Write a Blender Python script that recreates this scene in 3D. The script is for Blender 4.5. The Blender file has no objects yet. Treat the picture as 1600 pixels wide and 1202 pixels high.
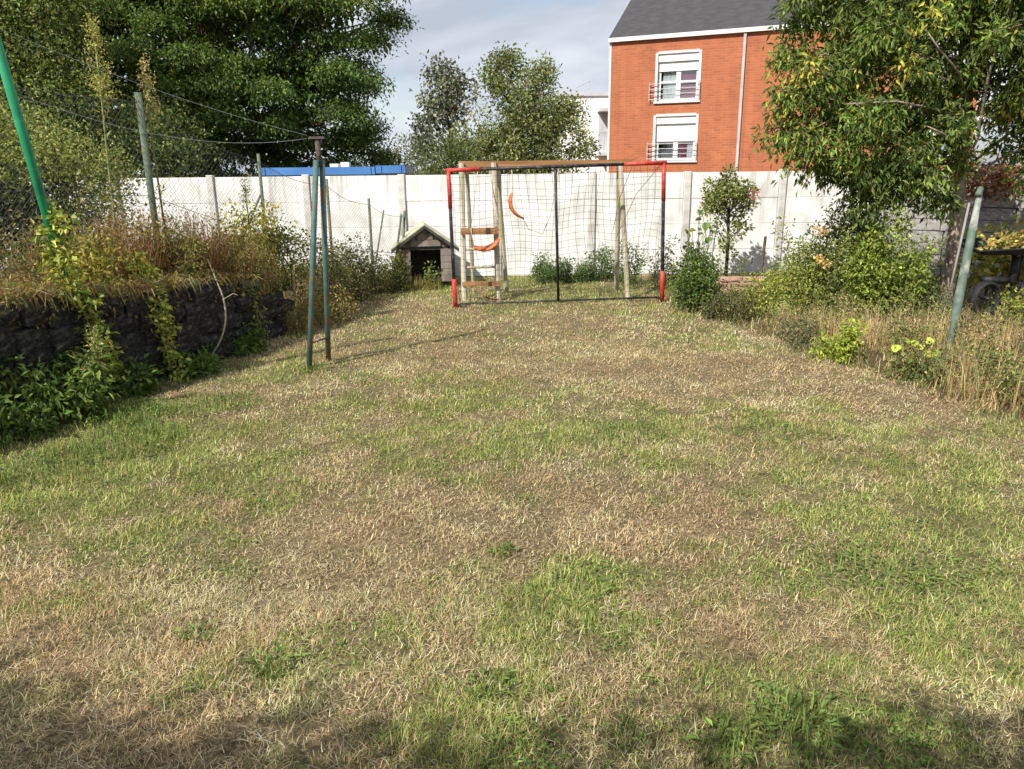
import bpy, math, random
import numpy as np
from mathutils import Vector, Matrix

# ------------------------------------------------------------------ camera, sky, sun, exposure
scn = bpy.context.scene
col = scn.collection
cam_d = bpy.data.cameras.new('camera')
cam_d.sensor_width = 36.0
cam_d.lens = 27.0
cam_d.clip_start = 0.05
cam_d.clip_end = 2000.0
cam = bpy.data.objects.new('camera', cam_d)
col.objects.link(cam)
cam.matrix_world = (Matrix.Translation((0, 0, 2.0)) @ Matrix.Rotation(math.radians(90 - 15.7), 4, 'X')
                    @ Matrix.Rotation(math.radians(-0.6), 4, 'Z'))
scn.camera = cam

SUN_EL = math.radians(43)
SUN_H = Vector((-0.62, -0.785)).normalized()          # horizontal direction towards the sun: behind and to the left
world = bpy.data.worlds.new('World')
scn.world = world
world.use_nodes = True
nt = world.node_tree
nt.nodes.clear()
N = nt.nodes.new
L = nt.links.new
out = N('ShaderNodeOutputWorld')
bg = N('ShaderNodeBackground')
bg.inputs['Strength'].default_value = 0.1
sky = N('ShaderNodeTexSky')
sky.sky_type = 'NISHITA'
sky.sun_disc = False
sky.sun_elevation = SUN_EL
sky.sun_rotation = math.atan2(SUN_H.x, SUN_H.y)
tc = N('ShaderNodeTexCoord')
sep = N('ShaderNodeSeparateXYZ'); L(tc.outputs['Generated'], sep.inputs[0])
add = N('ShaderNodeMath'); add.operation = 'ADD'; add.inputs[1].default_value = 0.35
absz = N('ShaderNodeMath'); absz.operation = 'ABSOLUTE'
L(sep.outputs[2], absz.inputs[0]); L(absz.outputs[0], add.inputs[0])
dv = N('ShaderNodeVectorMath'); dv.operation = 'DIVIDE'
L(tc.outputs['Generated'], dv.inputs[0])
cmb = N('ShaderNodeCombineXYZ')
for k in range(3): L(add.outputs[0], cmb.inputs[k])
L(cmb.outputs[0], dv.inputs[1])
n1 = N('ShaderNodeTexNoise'); n1.inputs['Scale'].default_value = 2.3; n1.inputs['Detail'].default_value = 9; n1.inputs['Roughness'].default_value = 0.58
n2 = N('ShaderNodeTexNoise'); n2.inputs['Scale'].default_value = 1.5; n2.inputs['Detail'].default_value = 7; n2.inputs['Roughness'].default_value = 0.55
n2.inputs['Distortion'].default_value = 0.4
L(dv.outputs[0], n1.inputs['Vector']); L(dv.outputs[0], n2.inputs['Vector'])
r1 = N('ShaderNodeValToRGB'); r1.color_ramp.elements[0].position = 0.30; r1.color_ramp.elements[1].position = 0.48
L(n1.outputs['Fac'], r1.inputs[0])
r2 = N('ShaderNodeValToRGB')
r2.color_ramp.elements[0].position = 0.36; r2.color_ramp.elements[0].color = (0.44, 0.49, 0.57, 1)
r2.color_ramp.elements[1].position = 0.62; r2.color_ramp.elements[1].color = (0.80, 0.84, 0.90, 1)
L(n2.outputs['Fac'], r2.inputs[0])
sc = N('ShaderNodeVectorMath'); sc.operation = 'SCALE'; sc.inputs['Scale'].default_value = 8.3
L(r2.outputs[0], sc.inputs[0])
mx = N('ShaderNodeMix'); mx.data_type = 'RGBA'
L(r1.outputs[0], mx.inputs[0]); L(sky.outputs[0], mx.inputs[6]); L(sc.outputs[0], mx.inputs[7])
L(mx.outputs[2], bg.inputs['Color']); L(bg.outputs[0], out.inputs['Surface'])

sun_d = bpy.data.lights.new('sun', 'SUN')
sun_d.energy = 4.8
sun_d.angle = math.radians(0.5)
sun_d.color = (1.0, 0.945, 0.86)
sun = bpy.data.objects.new('sun', sun_d)
col.objects.link(sun)
ldir = Vector((-SUN_H.x * math.cos(SUN_EL), -SUN_H.y * math.cos(SUN_EL), -math.sin(SUN_EL)))
sun.rotation_euler = ldir.to_track_quat('-Z', 'Y').to_euler()
sun.location = (-6, -8, 12)

vs = scn.view_settings
vs.view_transform = 'Standard'
vs.look = 'None'
vs.gamma = 1.0
vs.exposure = 0.52
vs.use_curve_mapping = False

R = random.Random(7)
rng = np.random.default_rng(11)
PI = math.pi

# ------------------------------------------------------------------ helpers: meshes and objects
class Buf:
    """collects vertices, triangles/quads and a colour per vertex; build() links them as one mesh object"""
    def __init__(s):
        s.V = []; s.T = []; s.Q = []; s.C = []; s.n = 0
    def add(s, v, tris=None, quads=None, c=(1, 1, 1)):
        v = np.asarray(v, dtype=np.float64).reshape(-1, 3)
        c = np.asarray(c, dtype=np.float64)
        if c.ndim == 1: c = np.tile(c, (len(v), 1))
        s.V.append(v); s.C.append(c)
        if tris is not None and len(tris): s.T.append(np.asarray(tris, dtype=np.int64).reshape(-1, 3) + s.n)
        if quads is not None and len(quads): s.Q.append(np.asarray(quads, dtype=np.int64).reshape(-1, 4) + s.n)
        s.n += len(v)
    def box(s, lo, hi, c=(1, 1, 1), M=None):
        x0, y0, z0 = lo; x1, y1, z1 = hi
        v = np.array([[x0, y0, z0], [x1, y0, z0], [x1, y1, z0], [x0, y1, z0], [x0, y0, z1], [x1, y0, z1], [x1, y1, z1], [x0, y1, z1]], float)
        if M is not None: v = M(v)
        s.add(v, None, [[3, 2, 1, 0], [4, 5, 6, 7], [0, 1, 5, 4], [1, 2, 6, 5], [2, 3, 7, 6], [3, 0, 4, 7]], c)
    def tube(s, pts, rad, n=6, c=(1, 1, 1), cap=True):
        pts = np.asarray(pts, float); m = len(pts)
        rad = np.full(m, rad) if np.isscalar(rad) else np.asarray(rad, float)
        tan = np.gradient(pts, axis=0); tan /= np.linalg.norm(tan, axis=1)[:, None] + 1e-9
        ref = np.array([0, 0, 1.0]) if abs(tan[0][2]) < 0.9 else np.array([1.0, 0, 0])
        a = np.cross(tan, ref); a /= np.linalg.norm(a, axis=1)[:, None] + 1e-9
        b = np.cross(tan, a)
        th = np.arange(n) / n * 2 * PI
        v = pts[:, None, :] + rad[:, None, None] * (np.cos(th)[None, :, None] * a[:, None, :] + np.sin(th)[None, :, None] * b[:, None, :])
        v = v.reshape(-1, 3)
        i = np.arange(m - 1)[:, None] * n; j = np.arange(n)[None, :]; k = (j + 1) % n
        q = np.stack([i + j, i + k, i + n + k, i + n + j], -1).reshape(-1, 4)[:, ::-1]
        t = None
        if cap:
            v = np.vstack([v, pts[:1], pts[-1:]]); e = m * n
            jj = np.arange(n); kk = (jj + 1) % n
            t = np.vstack([np.stack([np.full(n, e), kk, jj], -1)[:, ::-1], np.stack([np.full(n, e + 1), (m - 1) * n + jj, (m - 1) * n + kk], -1)[:, ::-1]])
        if np.ndim(c) == 2:
            c = np.repeat(np.asarray(c), n, axis=0)
            if cap: c = np.vstack([c, c[:1], c[-1:]])
        s.add(v, t, q, c)
    def mesh(s, name, smooth=False, off=(0, 0, 0)):
        V = np.concatenate(s.V) - np.asarray(off); C = np.concatenate(s.C)
        T = np.concatenate(s.T) if s.T else np.zeros((0, 3), np.int64)
        Q = np.concatenate(s.Q) if s.Q else np.zeros((0, 4), np.int64)
        me = bpy.data.meshes.new(name)
        me.vertices.add(len(V)); me.vertices.foreach_set('co', V.astype(np.float32).ravel())
        loops = np.concatenate([T.ravel(), Q.ravel()])
        me.loops.add(len(loops)); me.loops.foreach_set('vertex_index', loops.astype(np.int32))
        starts = np.concatenate([np.arange(len(T)) * 3, len(T) * 3 + np.arange(len(Q)) * 4])
        me.polygons.add(len(starts)); me.polygons.foreach_set('loop_start', starts.astype(np.int32))
        me.polygons.foreach_set('use_smooth', np.full(len(starts), bool(smooth)))
        at = me.color_attributes.new('Col', 'FLOAT_COLOR', 'POINT')
        at.data.foreach_set('color', np.hstack([C, np.ones((len(C), 1))]).astype(np.float32).ravel())
        me.update(calc_edges=True)
        return me
    def build(s, name, mat, parent=None, smooth=False, kind=None):
        off = np.zeros(3); p = parent
        while p is not None:
            off += np.array(p.location); p = p.parent
        me = s.mesh(name, smooth, off)
        me.materials.append(mat)
        o = bpy.data.objects.new(name, me)
        col.objects.link(o)
        o.parent = parent
        if kind: o['kind'] = kind
        return o

def tag(o, label, cat, group=None):
    o['label'] = label; o['category'] = cat
    if group: o['group'] = group
    return o
def thing(name, label, cat, loc=(0, 0, 0), group=None):
    o = bpy.data.objects.new(name, None)
    o.empty_display_size = 0.2
    col.objects.link(o); o.location = loc
    return tag(o, label, cat, group)
def place(name, me, mat, parent, loc, rz=0.0, scale=(1, 1, 1), rot=None):
    o = bpy.data.objects.new(name, me)
    if mat is not None and len(me.materials) == 0: me.materials.append(mat)
    col.objects.link(o); o.parent = parent
    off = Vector((0, 0, 0)); p = parent
    while p is not None:
        off += p.location; p = p.parent
    o.location = Vector(loc) - off
    o.rotation_euler = rot if rot else (0, 0, rz)
    o.scale = scale
    return o

# ------------------------------------------------------------------ helpers: noise
def hash2(ix, iy, seed):
    h = (ix.astype(np.int64) * 374761393 + iy.astype(np.int64) * 668265263 + seed * 982451653) & 0x7fffffff
    h = ((h ^ (h >> 13)) * 1274126177) & 0x7fffffff
    return ((h ^ (h >> 16)) & 0xffff) / 65535.0
def vnoise(x, y, seed=0):
    ix = np.floor(x); iy = np.floor(y); fx = x - ix; fy = y - iy
    fx = fx * fx * (3 - 2 * fx); fy = fy * fy * (3 - 2 * fy)
    a = hash2(ix, iy, seed); b = hash2(ix + 1, iy, seed); c = hash2(ix, iy + 1, seed); d = hash2(ix + 1, iy + 1, seed)
    return (a * (1 - fx) + b * fx) * (1 - fy) + (c * (1 - fx) + d * fx) * fy
def fbm(x, y, seed=0, o=4):
    v = 0; a = 0.5; t = 0
    for k in range(o):
        v = v + a * vnoise(x, y, seed + k * 17); t += a; x = x * 2.03 + 3.1; y = y * 2.03 + 1.7; a *= 0.5
    return v / t
def sstep(a, b, x):
    t = np.clip((x - a) / (b - a), 0, 1); return t * t * (3 - 2 * t)

# ------------------------------------------------------------------ helpers: materials
def newmat(name):
    m = bpy.data.materials.new(name); m.use_nodes = True
    t = m.node_tree; b = t.nodes['Principled BSDF']
    return m, t, b
def noise_mat(name, c1, c2, scale=8.0, rough=0.8, bump=0.2, bscale=None, spec=0.3, attr=False, detail=6, metallic=0.0, c3=None, s3=2.0, stretch=None):
    """two colours mixed by noise, an optional third as large blotches, with fine relief"""
    m, t, b = newmat(name)
    tcn = t.nodes.new('ShaderNodeTexCoord'); vec = tcn.outputs['Object']
    if stretch:
        mp = t.nodes.new('ShaderNodeMapping'); mp.inputs['Scale'].default_value = stretch
        t.links.new(vec, mp.inputs[0]); vec = mp.outputs[0]
    n = t.nodes.new('ShaderNodeTexNoise'); n.inputs['Scale'].default_value = scale; n.inputs['Detail'].default_value = detail
    t.links.new(vec, n.inputs['Vector'])
    rp = t.nodes.new('ShaderNodeValToRGB')
    rp.color_ramp.elements[0].position = 0.35; rp.color_ramp.elements[0].color = (*c1, 1)
    rp.color_ramp.elements[1].position = 0.65; rp.color_ramp.elements[1].color = (*c2, 1)
    t.links.new(n.outputs['Fac'], rp.inputs[0]); o = rp.outputs[0]
    if c3 is not None:
        nn = t.nodes.new('ShaderNodeTexNoise'); nn.inputs['Scale'].default_value = s3; nn.inputs['Detail'].default_value = 5
        t.links.new(tcn.outputs['Object'], nn.inputs['Vector'])
        rr = t.nodes.new('ShaderNodeValToRGB'); rr.color_ramp.elements[0].position = 0.52; rr.color_ramp.elements[1].position = 0.66
        t.links.new(nn.outputs['Fac'], rr.inputs[0])
        mm = t.nodes.new('ShaderNodeMix'); mm.data_type = 'RGBA'
        t.links.new(rr.outputs[0], mm.inputs[0]); t.links.new(o, mm.inputs[6]); mm.inputs[7].default_value = (*c3, 1); o = mm.outputs[2]
    if attr:
        a = t.nodes.new('ShaderNodeAttribute'); a.attribute_name = 'Col'
        mm = t.nodes.new('ShaderNodeMix'); mm.data_type = 'RGBA'; mm.blend_type = 'MULTIPLY'; mm.inputs[0].default_value = 1
        t.links.new(o, mm.inputs[6]); t.links.new(a.outputs['Color'], mm.inputs[7]); o = mm.outputs[2]
    t.links.new(o, b.inputs['Base Color'])
    b.inputs['Roughness'].default_value = rough; b.inputs['Specular IOR Level'].default_value = spec; b.inputs['Metallic'].default_value = metallic
    if bump:
        n2 = t.nodes.new('ShaderNodeTexNoise'); n2.inputs['Scale'].default_value = bscale or scale * 4; n2.inputs['Detail'].default_value = 5
        t.links.new(vec, n2.inputs['Vector'])
        bp = t.nodes.new('ShaderNodeBump'); bp.inputs['Strength'].default_value = bump; bp.inputs['Distance'].default_value = 0.02
        t.links.new(n2.outputs['Fac'], bp.inputs['Height']); t.links.new(bp.outputs[0], b.inputs['Normal'])
    return m
def leaf_mat(name, trans=0.32, rough=0.55, spec=0.25):
    m, t, b = newmat(name)
    a = t.nodes.new('ShaderNodeAttribute'); a.attribute_name = 'Col'
    b.inputs['Roughness'].default_value = rough; b.inputs['Specular IOR Level'].default_value = spec
    t.links.new(a.outputs['Color'], b.inputs['Base Color'])
    tr = t.nodes.new('ShaderNodeBsdfTranslucent')
    g = t.nodes.new('ShaderNodeMix'); g.data_type = 'RGBA'; g.blend_type = 'MULTIPLY'; g.inputs[0].default_value = 1; g.inputs[7].default_value = (1.5, 1.45, 0.7, 1)
    t.links.new(a.outputs['Color'], g.inputs[6]); t.links.new(g.outputs[2], tr.inputs['Color'])
    mx = t.nodes.new('ShaderNodeMixShader'); mx.inputs[0].default_value = trans
    t.links.new(b.outputs[0], mx.inputs[1]); t.links.new(tr.outputs[0], mx.inputs[2])
    t.links.new(mx.outputs[0], t.nodes['Material Output'].inputs['Surface'])
    return m
M = {}
M['leaf'] = leaf_mat('leaf')
M['blade'] = leaf_mat('grass_blade', 0.25, 0.6, 0.2)
M['bark'] = noise_mat('bark', (0.075, 0.055, 0.04), (0.17, 0.13, 0.10), 22, 0.95, 0.6, 40, stretch=(1, 1, 0.3))
M['peach_bark'] = noise_mat('peach_bark', (0.20, 0.15, 0.12), (0.42, 0.335, 0.275), 18, 0.95, 0.6, 45, stretch=(1, 1, 0.35))
M['stem'] = noise_mat('stem', (0.7, 0.7, 0.7), (1, 1, 1), 30, 0.8, 0.1, attr=True)

# ------------------------------------------------------------------ helpers: plants
def pal(n, cols, jit=0.22, w=None):
    """n colours drawn from a palette, each a little lighter or darker"""
    cols = np.asarray(cols, float)
    i = rng.choice(len(cols), n, p=None if w is None else np.asarray(w) / np.sum(w))
    c = 1.12 * cols[i] * (1 + rng.normal(0, jit, (n, 1))) * (1 + rng.normal(0, 0.06, (n, 3)))
    return np.clip(c, 0.004, 0.9)
def unit(v): return v / (np.linalg.norm(v, axis=-1, keepdims=True) + 1e-9)
def leaves(buf, c, d, up, ln, wd, cols, fold=0.25, droop=0.12):
    """folded pointed leaves: base c, axis d, facing up"""
    n = len(c); d = unit(d); s = unit(np.cross(d, up)); u = np.cross(s, d)
    ln = np.broadcast_to(ln, (n,))[:, None]; wd = np.broadcast_to(wd, (n,))[:, None]
    mid = c + d * ln * 0.42
    v = np.stack([c, mid + s * wd * 0.5 + u * wd * fold, c + d * ln - u * ln * droop, mid - s * wd * 0.5 + u * wd * fold], 1).reshape(-1, 3)
    b = np.arange(n)[:, None] * 4
    t = np.concatenate([b + [0, 2, 1], b + [0, 3, 2]], 0)
    buf.add(v, t, None, np.repeat(cols, 4, axis=0))
def blades(buf, base, h, w, lean, az, cols, curve=0.5):
    """grass blades of two segments: lean in radians from upright, bending further towards the tip"""
    n = len(base)
    dx = np.stack([np.cos(az), np.sin(az), np.zeros(n)], 1)
    sd = np.stack([-np.sin(az + rng.normal(0, 0.8, n)), np.cos(az), np.zeros(n)], 1); sd = unit(sd)
    l1 = lean * (1 - curve); l2 = lean * (1 + curve)
    up = np.array([[0, 0, 1.0]])
    m = base + (dx * np.sin(l1)[:, None] + up * np.cos(l1)[:, None]) * (h * 0.5)[:, None]
    t = m + (dx * np.sin(l2)[:, None] + up * np.cos(l2)[:, None]) * (h * 0.5)[:, None]
    w = w[:, None]
    v = np.stack([base - sd * w * .5, base + sd * w * .5, m + sd * w * .4, m - sd * w * .4, t], 1).reshape(-1, 3)
    b = np.arange(n)[:, None] * 5
    buf.add(v, b + [3, 2, 4], b + [0, 1, 2, 3], np.repeat(cols, 5, axis=0))
def clump_leaves(buf, cc, nper, sig, ln, wd, cols, w=None, jit=0.25, upness=0.6, out=0.6, hang=0.0, cjit=0.2, umbrella=0.0, accent=None):
    """nper leaves scattered round each clump centre in cc"""
    k = len(cc); n = k * nper
    off = np.clip(rng.normal(0, 1, (n, 3)), -1.9, 1.9) * np.asarray(sig)
    if umbrella: off[:, 2] -= umbrella * ((off[:, 0] / sig[0]) ** 2 + (off[:, 1] / sig[1]) ** 2) * sig[2]
    c = np.repeat(cc, nper, axis=0) + off
    d = unit(unit(off + 1e-6) * out + rng.normal(0, 0.6, (n, 3)) + np.array([0, 0, -hang]))
    up = unit(rng.normal(0, 1, (n, 3)) * (1 - upness) + np.array([0, 0, 1.0]) * upness)
    cs = pal(n, cols, jit, w) * np.repeat(1 + rng.normal(0, cjit, (k, 1)), nper, axis=0)
    if accent is not None:                                        # a few clumps of another colour
        ak = np.repeat(rng.random(k) < accent[1], nper); cs[ak] = pal(int(ak.sum()), accent[0], .2)
    leaves(buf, c, d, up, ln * rng.uniform(0.6, 1.25, n), wd * rng.uniform(0.7, 1.2, n), np.clip(cs, .004, .9))
def sphere_pts(n, c, r, shell=0.5, zmin=None):
    v = unit(rng.normal(0, 1, (n, 3))); k = shell + (1 - shell) * rng.random((n, 1)) ** 0.6
    p = np.asarray(c) + v * k * np.asarray(r)
    if zmin is not None: p[:, 2] = np.maximum(p[:, 2], zmin + rng.random(n) * 0.1)
    return p
def wobble(a, b, n=5, amp=0.08):
    a = np.asarray(a, float); b = np.asarray(b, float)
    t = np.linspace(0, 1, n)[:, None]
    p = a + (b - a) * t; ln = np.linalg.norm(b - a)
    p[1:-1] += rng.normal(0, amp * ln / n * 1.5, (n - 2, 3)); return p
BARK_C = (1, 1, 1)
def tree(name, label, base, top, r0, lobes, cols, nper, sig, ln, wd, w=None, hang=0.0, upness=0.6, bark='bark', twig=0.012, jit=0.25, cjit=0.2, group=None, cat='tree', shell=0.55, lean=None, limb=0.36, umbrella=0.0, accent=None, core=None, core_lobes=None, limb_every=1):
    """tapered trunk, a limb to each lobe, a branch to each clump, a crown of separate leaves"""
    root = thing(name, label, cat, base, group)
    tb = Buf(); lb = Buf(); fb = Buf()
    tp = wobble(base, top, 7, 0.10)
    if lean is not None: tp = np.asarray(lean, float)
    m = len(tp)
    tb.tube(tp, np.linspace(r0, r0 * 0.55, m), 10)
    for (c, r, k) in lobes:
        c = np.asarray(c, float); j = int(np.clip((c[2] - tp[0][2]) / (tp[-1][2] - tp[0][2] + 1e-6) * (m - 1) - 1.5, m // 2, m - 1))
        p = wobble(tp[j] if limb_every == 1 else tp[R.randint(m // 2, m - 1)], c, 5, 0.12)
        if R.randrange(limb_every) == 0: lb.tube(p, np.linspace(r0 * limb, twig * 1.6, 5), 6)
        cc = sphere_pts(k, c, r, shell)
        for q in cc[::2]: lb.tube(wobble(p[R.randint(2, 4)] if limb_every == 1 else c, q, 4, 0.15), [twig * 1.3, twig, twig * .8, twig * .5], 4, cap=False)
        clump_leaves(fb, cc, nper, sig, ln, wd, cols, w, jit, upness, 0.6, hang, cjit, umbrella, accent)
        if core and not core_lobes:                                                  # leaves through the depth of the lobe, not only round its skin
            nc = int(core[0] * r[0] * r[1] * r[2] * 4.2); clump_leaves(fb, sphere_pts(nc, c, np.asarray(r) * .8, .0), 1, (.05, .05, .05), core[1], core[2], cols, w, jit, upness, .6, hang)
    for (c, r) in core_lobes or []:
        nc = int(core[0] * r[0] * r[1] * r[2] * 4.2); clump_leaves(fb, sphere_pts(nc, c, np.asarray(r) * .75, .0), 1, (.05, .05, .05), core[1], core[2], cols, w, jit, upness, .6, hang)
    tb.build('trunk', M[bark], root, True)
    lb.build('branches', M[bark], root, True, 'stuff')
    fb.build('crown', M['leaf'], root, False, 'stuff')
    return root
def bush(name, label, base, r, cols, k=30, nper=40, ln=0.06, wd=0.03, sig=0.07, w=None, stem_c=(0.12, 0.10, 0.05), hang=0.0, upness=0.55, jit=0.28, group=None, cat='bush', stalks=8, round_=False, dense=0.4):
    """stems fanning out from the base, leaves in clumps along and round them"""
    base = np.asarray(base, float); r = np.asarray(r, float)
    root = thing(name, label, cat, base, group)
    sb = Buf(); fb = Buf()
    if round_:
        cc = sphere_pts(k, base + [0, 0, r[2]], r * (1 + 0.0), dense, base[2] + 0.02) + rng.normal(0, .12, (k, 3)) * r
        cc[:, 2] = np.maximum(cc[:, 2], base[2] + .02)
        for i in range(stalks):
            a = base + np.array([R.uniform(-.3, .3) * r[0], R.uniform(-.3, .3) * r[1], -0.03])
            sb.tube(wobble(a, cc[R.randrange(k)], 5, 0.12), np.linspace(0.012, 0.004, 5), 5, stem_c)
    else:
        ns = max(3, k // 5); cc = []                              # separate stems of unequal height, leaves up each one
        for i in range(ns):
            th = R.uniform(0, 6.28); q = math.sqrt(R.random())
            a = base + np.array([math.cos(th) * q * r[0] * .85, math.sin(th) * q * r[1] * .85, -.03])
            hh = 2 * r[2] * R.uniform(.45, 1.12) * (1.05 - .35 * q)
            e = a + np.array([math.cos(th) * r[0] * .3 * R.random() + R.gauss(0, .12) * hh, math.sin(th) * r[1] * .3 * R.random() + R.gauss(0, .1) * hh, hh])
            pp = wobble(a, e, 6, .1); sb.tube(pp, np.linspace(.008, .003, 6), 4, stem_c, False)
            for t_ in np.linspace(.15, 1, 5):
                cc.append([np.interp(t_, np.linspace(0, 1, 6), pp[:, c]) for c in range(3)])
        cc = np.array(cc) + rng.normal(0, .03, (len(cc), 3))
    clump_leaves(fb, cc, nper, sig, ln, wd, cols, w, jit, upness, 0.6, hang)
    sb.build('stems', M['stem'], root, True, 'stuff')
    fb.build('foliage', M['leaf'], root, False, 'stuff')
    return root
def dry_clump(name, label, base, rad, h, n, cols, w=None, lean=0.35, width=0.006, group=None, cat='grass clump', seed=0.0, seedcol=None, curve=0.5, leafy=0, leafcols=None):
    """a clump of separate dry stalks and blades, some with seed tufts"""
    base = np.asarray(base, float)
    root = thing(name, label, cat, base, group)
    b = Buf()
    a = rng.random(n) * 2 * PI; q = np.sqrt(rng.random(n))
    p = np.stack([base[0] + np.cos(a) * q * rad[0], base[1] + np.sin(a) * q * rad[1], np.full(n, base[2])], 1)
    hh = h * (0.25 + 0.85 * rng.random(n) ** 1.6); ln_ = np.clip(np.abs(rng.normal(lean, lean * 0.75, n)), 0, 1.3); az = rng.random(n) * 2 * PI
    blades(b, p, hh, width * rng.uniform(.6, 1.4, n), ln_, az, pal(n, cols, 0.25, w), curve)
    if seed > 0:
        k = int(n * seed); i = rng.choice(n, k, replace=False)
        dx = np.stack([np.cos(az[i]), np.sin(az[i]), np.zeros(k)], 1)
        l1 = ln_[i] * (1 - curve); l2 = ln_[i] * (1 + curve)
        tip = p[i] + (dx * (np.sin(l1) + np.sin(l2))[:, None] + np.array([[0, 0, 1.]]) * (np.cos(l1) + np.cos(l2))[:, None]) * (hh[i] * .5)[:, None]
        clump_leaves(b, tip, 8, (0.010, 0.010, 0.04), 0.026, 0.008, seedcol or cols, None, .25, .3)
    if leafy:
        c = np.stack([base[0] + rng.uniform(-1, 1, leafy) * rad[0], base[1] + rng.uniform(-1, 1, leafy) * rad[1], base[2] + rng.uniform(.1, .8, leafy) * h], 1)
        clump_leaves(b, c, 14, (.05, .05, .06), 0.05, 0.02, leafcols or cols, None, .3, .4)
    b.build('stalks', M['blade'], root, False, 'stuff')
    return root

# ------------------------------------------------------------------ the ground, the lawn and the raised bank
WALL_Y = [-3, 1.0, 2.5, 4.0, 5.91, 7.1, 7.98, 9.61, 10.6, 12, 13.4, 15.2, 40]
WALL_X = [-7.3, -5.9, -5.4, -4.85, -4.16, -3.69, -3.29, -2.93, -2.75, -2.5, -2.3, -2.2, -2.2]
def wall_x(y): return np.interp(y, WALL_Y, WALL_X)
def bank_top(y): return np.interp(y, [0, 5.9, 7.0, 8.0, 9.6, 12, 14.5], [1.08, 1.04, 0.93, 0.88, 0.68, 0.42, 0.15])
def bank_z(x, y):
    d = wall_x(y) - x; w = np.interp(y, [9.2, 10.2], [0.06, 1.1])
    return bank_top(y) * sstep(0, 1, d / w)
BED_Y = [-3, 4.0, 5.76, 6.37, 7.23, 8.66, 10.25, 10.75, 12, 15]
BED_X = [5.6, 4.75, 4.05, 3.78, 3.56, 3.26, 2.75, 2.3, 2.45, 2.6]
def bed_x(y): return np.interp(y, BED_Y, BED_X)
def gz(x, y):
    x = np.asarray(x, float); y = np.asarray(y, float)
    near = sstep(30, 18, np.abs(y) + np.abs(x))
    return (fbm(x * 0.9, y * 0.9, 5, 3) - 0.5) * 0.07 * near + (fbm(x * 4, y * 4, 9, 2) - 0.5) * 0.02 * near
GREEN = [(-3.0, 5.0, 1.0, .55), (-3.3, 5.9, .7, .6), (-2.9, 4.6, .8, .4), (-1.6, 4.6, .5, .3), (-.5, 6.7, .9, .35), (.9, 5.7, .6, .45), (1.8, 5.9, .7, .45), (0.1, 5.1, .7, .25),
         (1.95, 3.7, .6, .5), (2.1, 3.3, .5, .45), (.25, 3.3, .45, .45), (.0, 2.65, .35, .3), (-.75, 2.7, .3, .3), (1.0, 2.45, .5, .4), (2.6, 5.0, .7, .3), (0.0, 9.0, .8, .25), (1.0, 13.2, 1.6, .5), (2.6, 4.2, .5, .35)]
DRY = [(-.6, 3.7, .7, .4), (-1.3, 3.4, .6, .4), (-2.4, 3.6, .8, .4), (.3, 4.6, .7, .35), (1.0, 4.1, .6, .3), (.9, 7.4, 1.2, .4), (1.9, 7.5, 1.0, .35), (-.6, 8.0, 1.0, .3), (1.2, 3.05, .35, .4), (-1.7, 2.7, .5, .35),
       (-.2, 10.2, 1.6, .3), (1.7, 9.5, 1.0, .3), (-1.9, 7.8, .6, .3)]
def greenness(x, y):
    g = 0.47 + (fbm(x * 0.9, y * 0.9, 31, 3) - 0.5) * 1.15 + (fbm(x * 3.4, y * 3.4, 77, 3) - 0.5) * 1.6 + (fbm(x * 9, y * 9, 78, 2) - 0.5) * 0.7
    for (a, b, r, k) in GREEN: g = g + .95 * k * np.exp(-((x - a) ** 2 + (y - b) ** 2) / r ** 2)
    for (a, b, r, k) in DRY: g = g - .8 * k * np.exp(-((x - a) ** 2 + (y - b) ** 2) / r ** 2)
    return np.clip(g, 0, 1)

M['ground'] = noise_mat('ground', (0.45, 0.43, 0.40), (1.25, 1.22, 1.15), 45, 0.95, 1.0, 90, 0.15, attr=True, detail=9)
def axis(a, b, step, far, nfar=16):
    g = np.geomspace(step * 2, far, nfar)
    return np.concatenate([(a - g)[::-1], np.arange(a, b + 1e-6, step), b + g])
gx = axis(-5.5, 6.5, 0.075, 600); gy = axis(1.2, 15.6, 0.075, 900)
X, Y = np.meshgrid(gx, gy)
g = greenness(X, Y); nz = fbm(X * 6, Y * 6, 3, 3)
inlawn = sstep(-0.15, 0.1, bed_x(Y) - X)
c_dry = np.array([0.215, 0.165, 0.10]); c_soil = np.array([0.095, 0.068, 0.043]); c_gr = np.array([0.155, 0.152, 0.066])
C = c_dry * (1 - g)[..., None] + c_gr * g[..., None]
C = C * inlawn[..., None] + c_soil * 1.35 * (1 - inlawn)[..., None]
C = C * (0.75 + 0.5 * nz)[..., None]
bf = Buf(); nx, ny = len(gx), len(gy)
i = np.arange(ny - 1)[:, None] * nx + np.arange(nx - 1)[None, :]
bf.add(np.stack([X, Y, gz(X, Y)], -1).reshape(-1, 3), None, np.stack([i, i + 1, i + nx + 1, i + nx], -1).reshape(-1, 4), C.reshape(-1, 3))
ground = bf.build('ground', M['ground'], None, True, 'structure')
ground['label'] = 'dry garden soil and thatch under the lawn'

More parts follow.
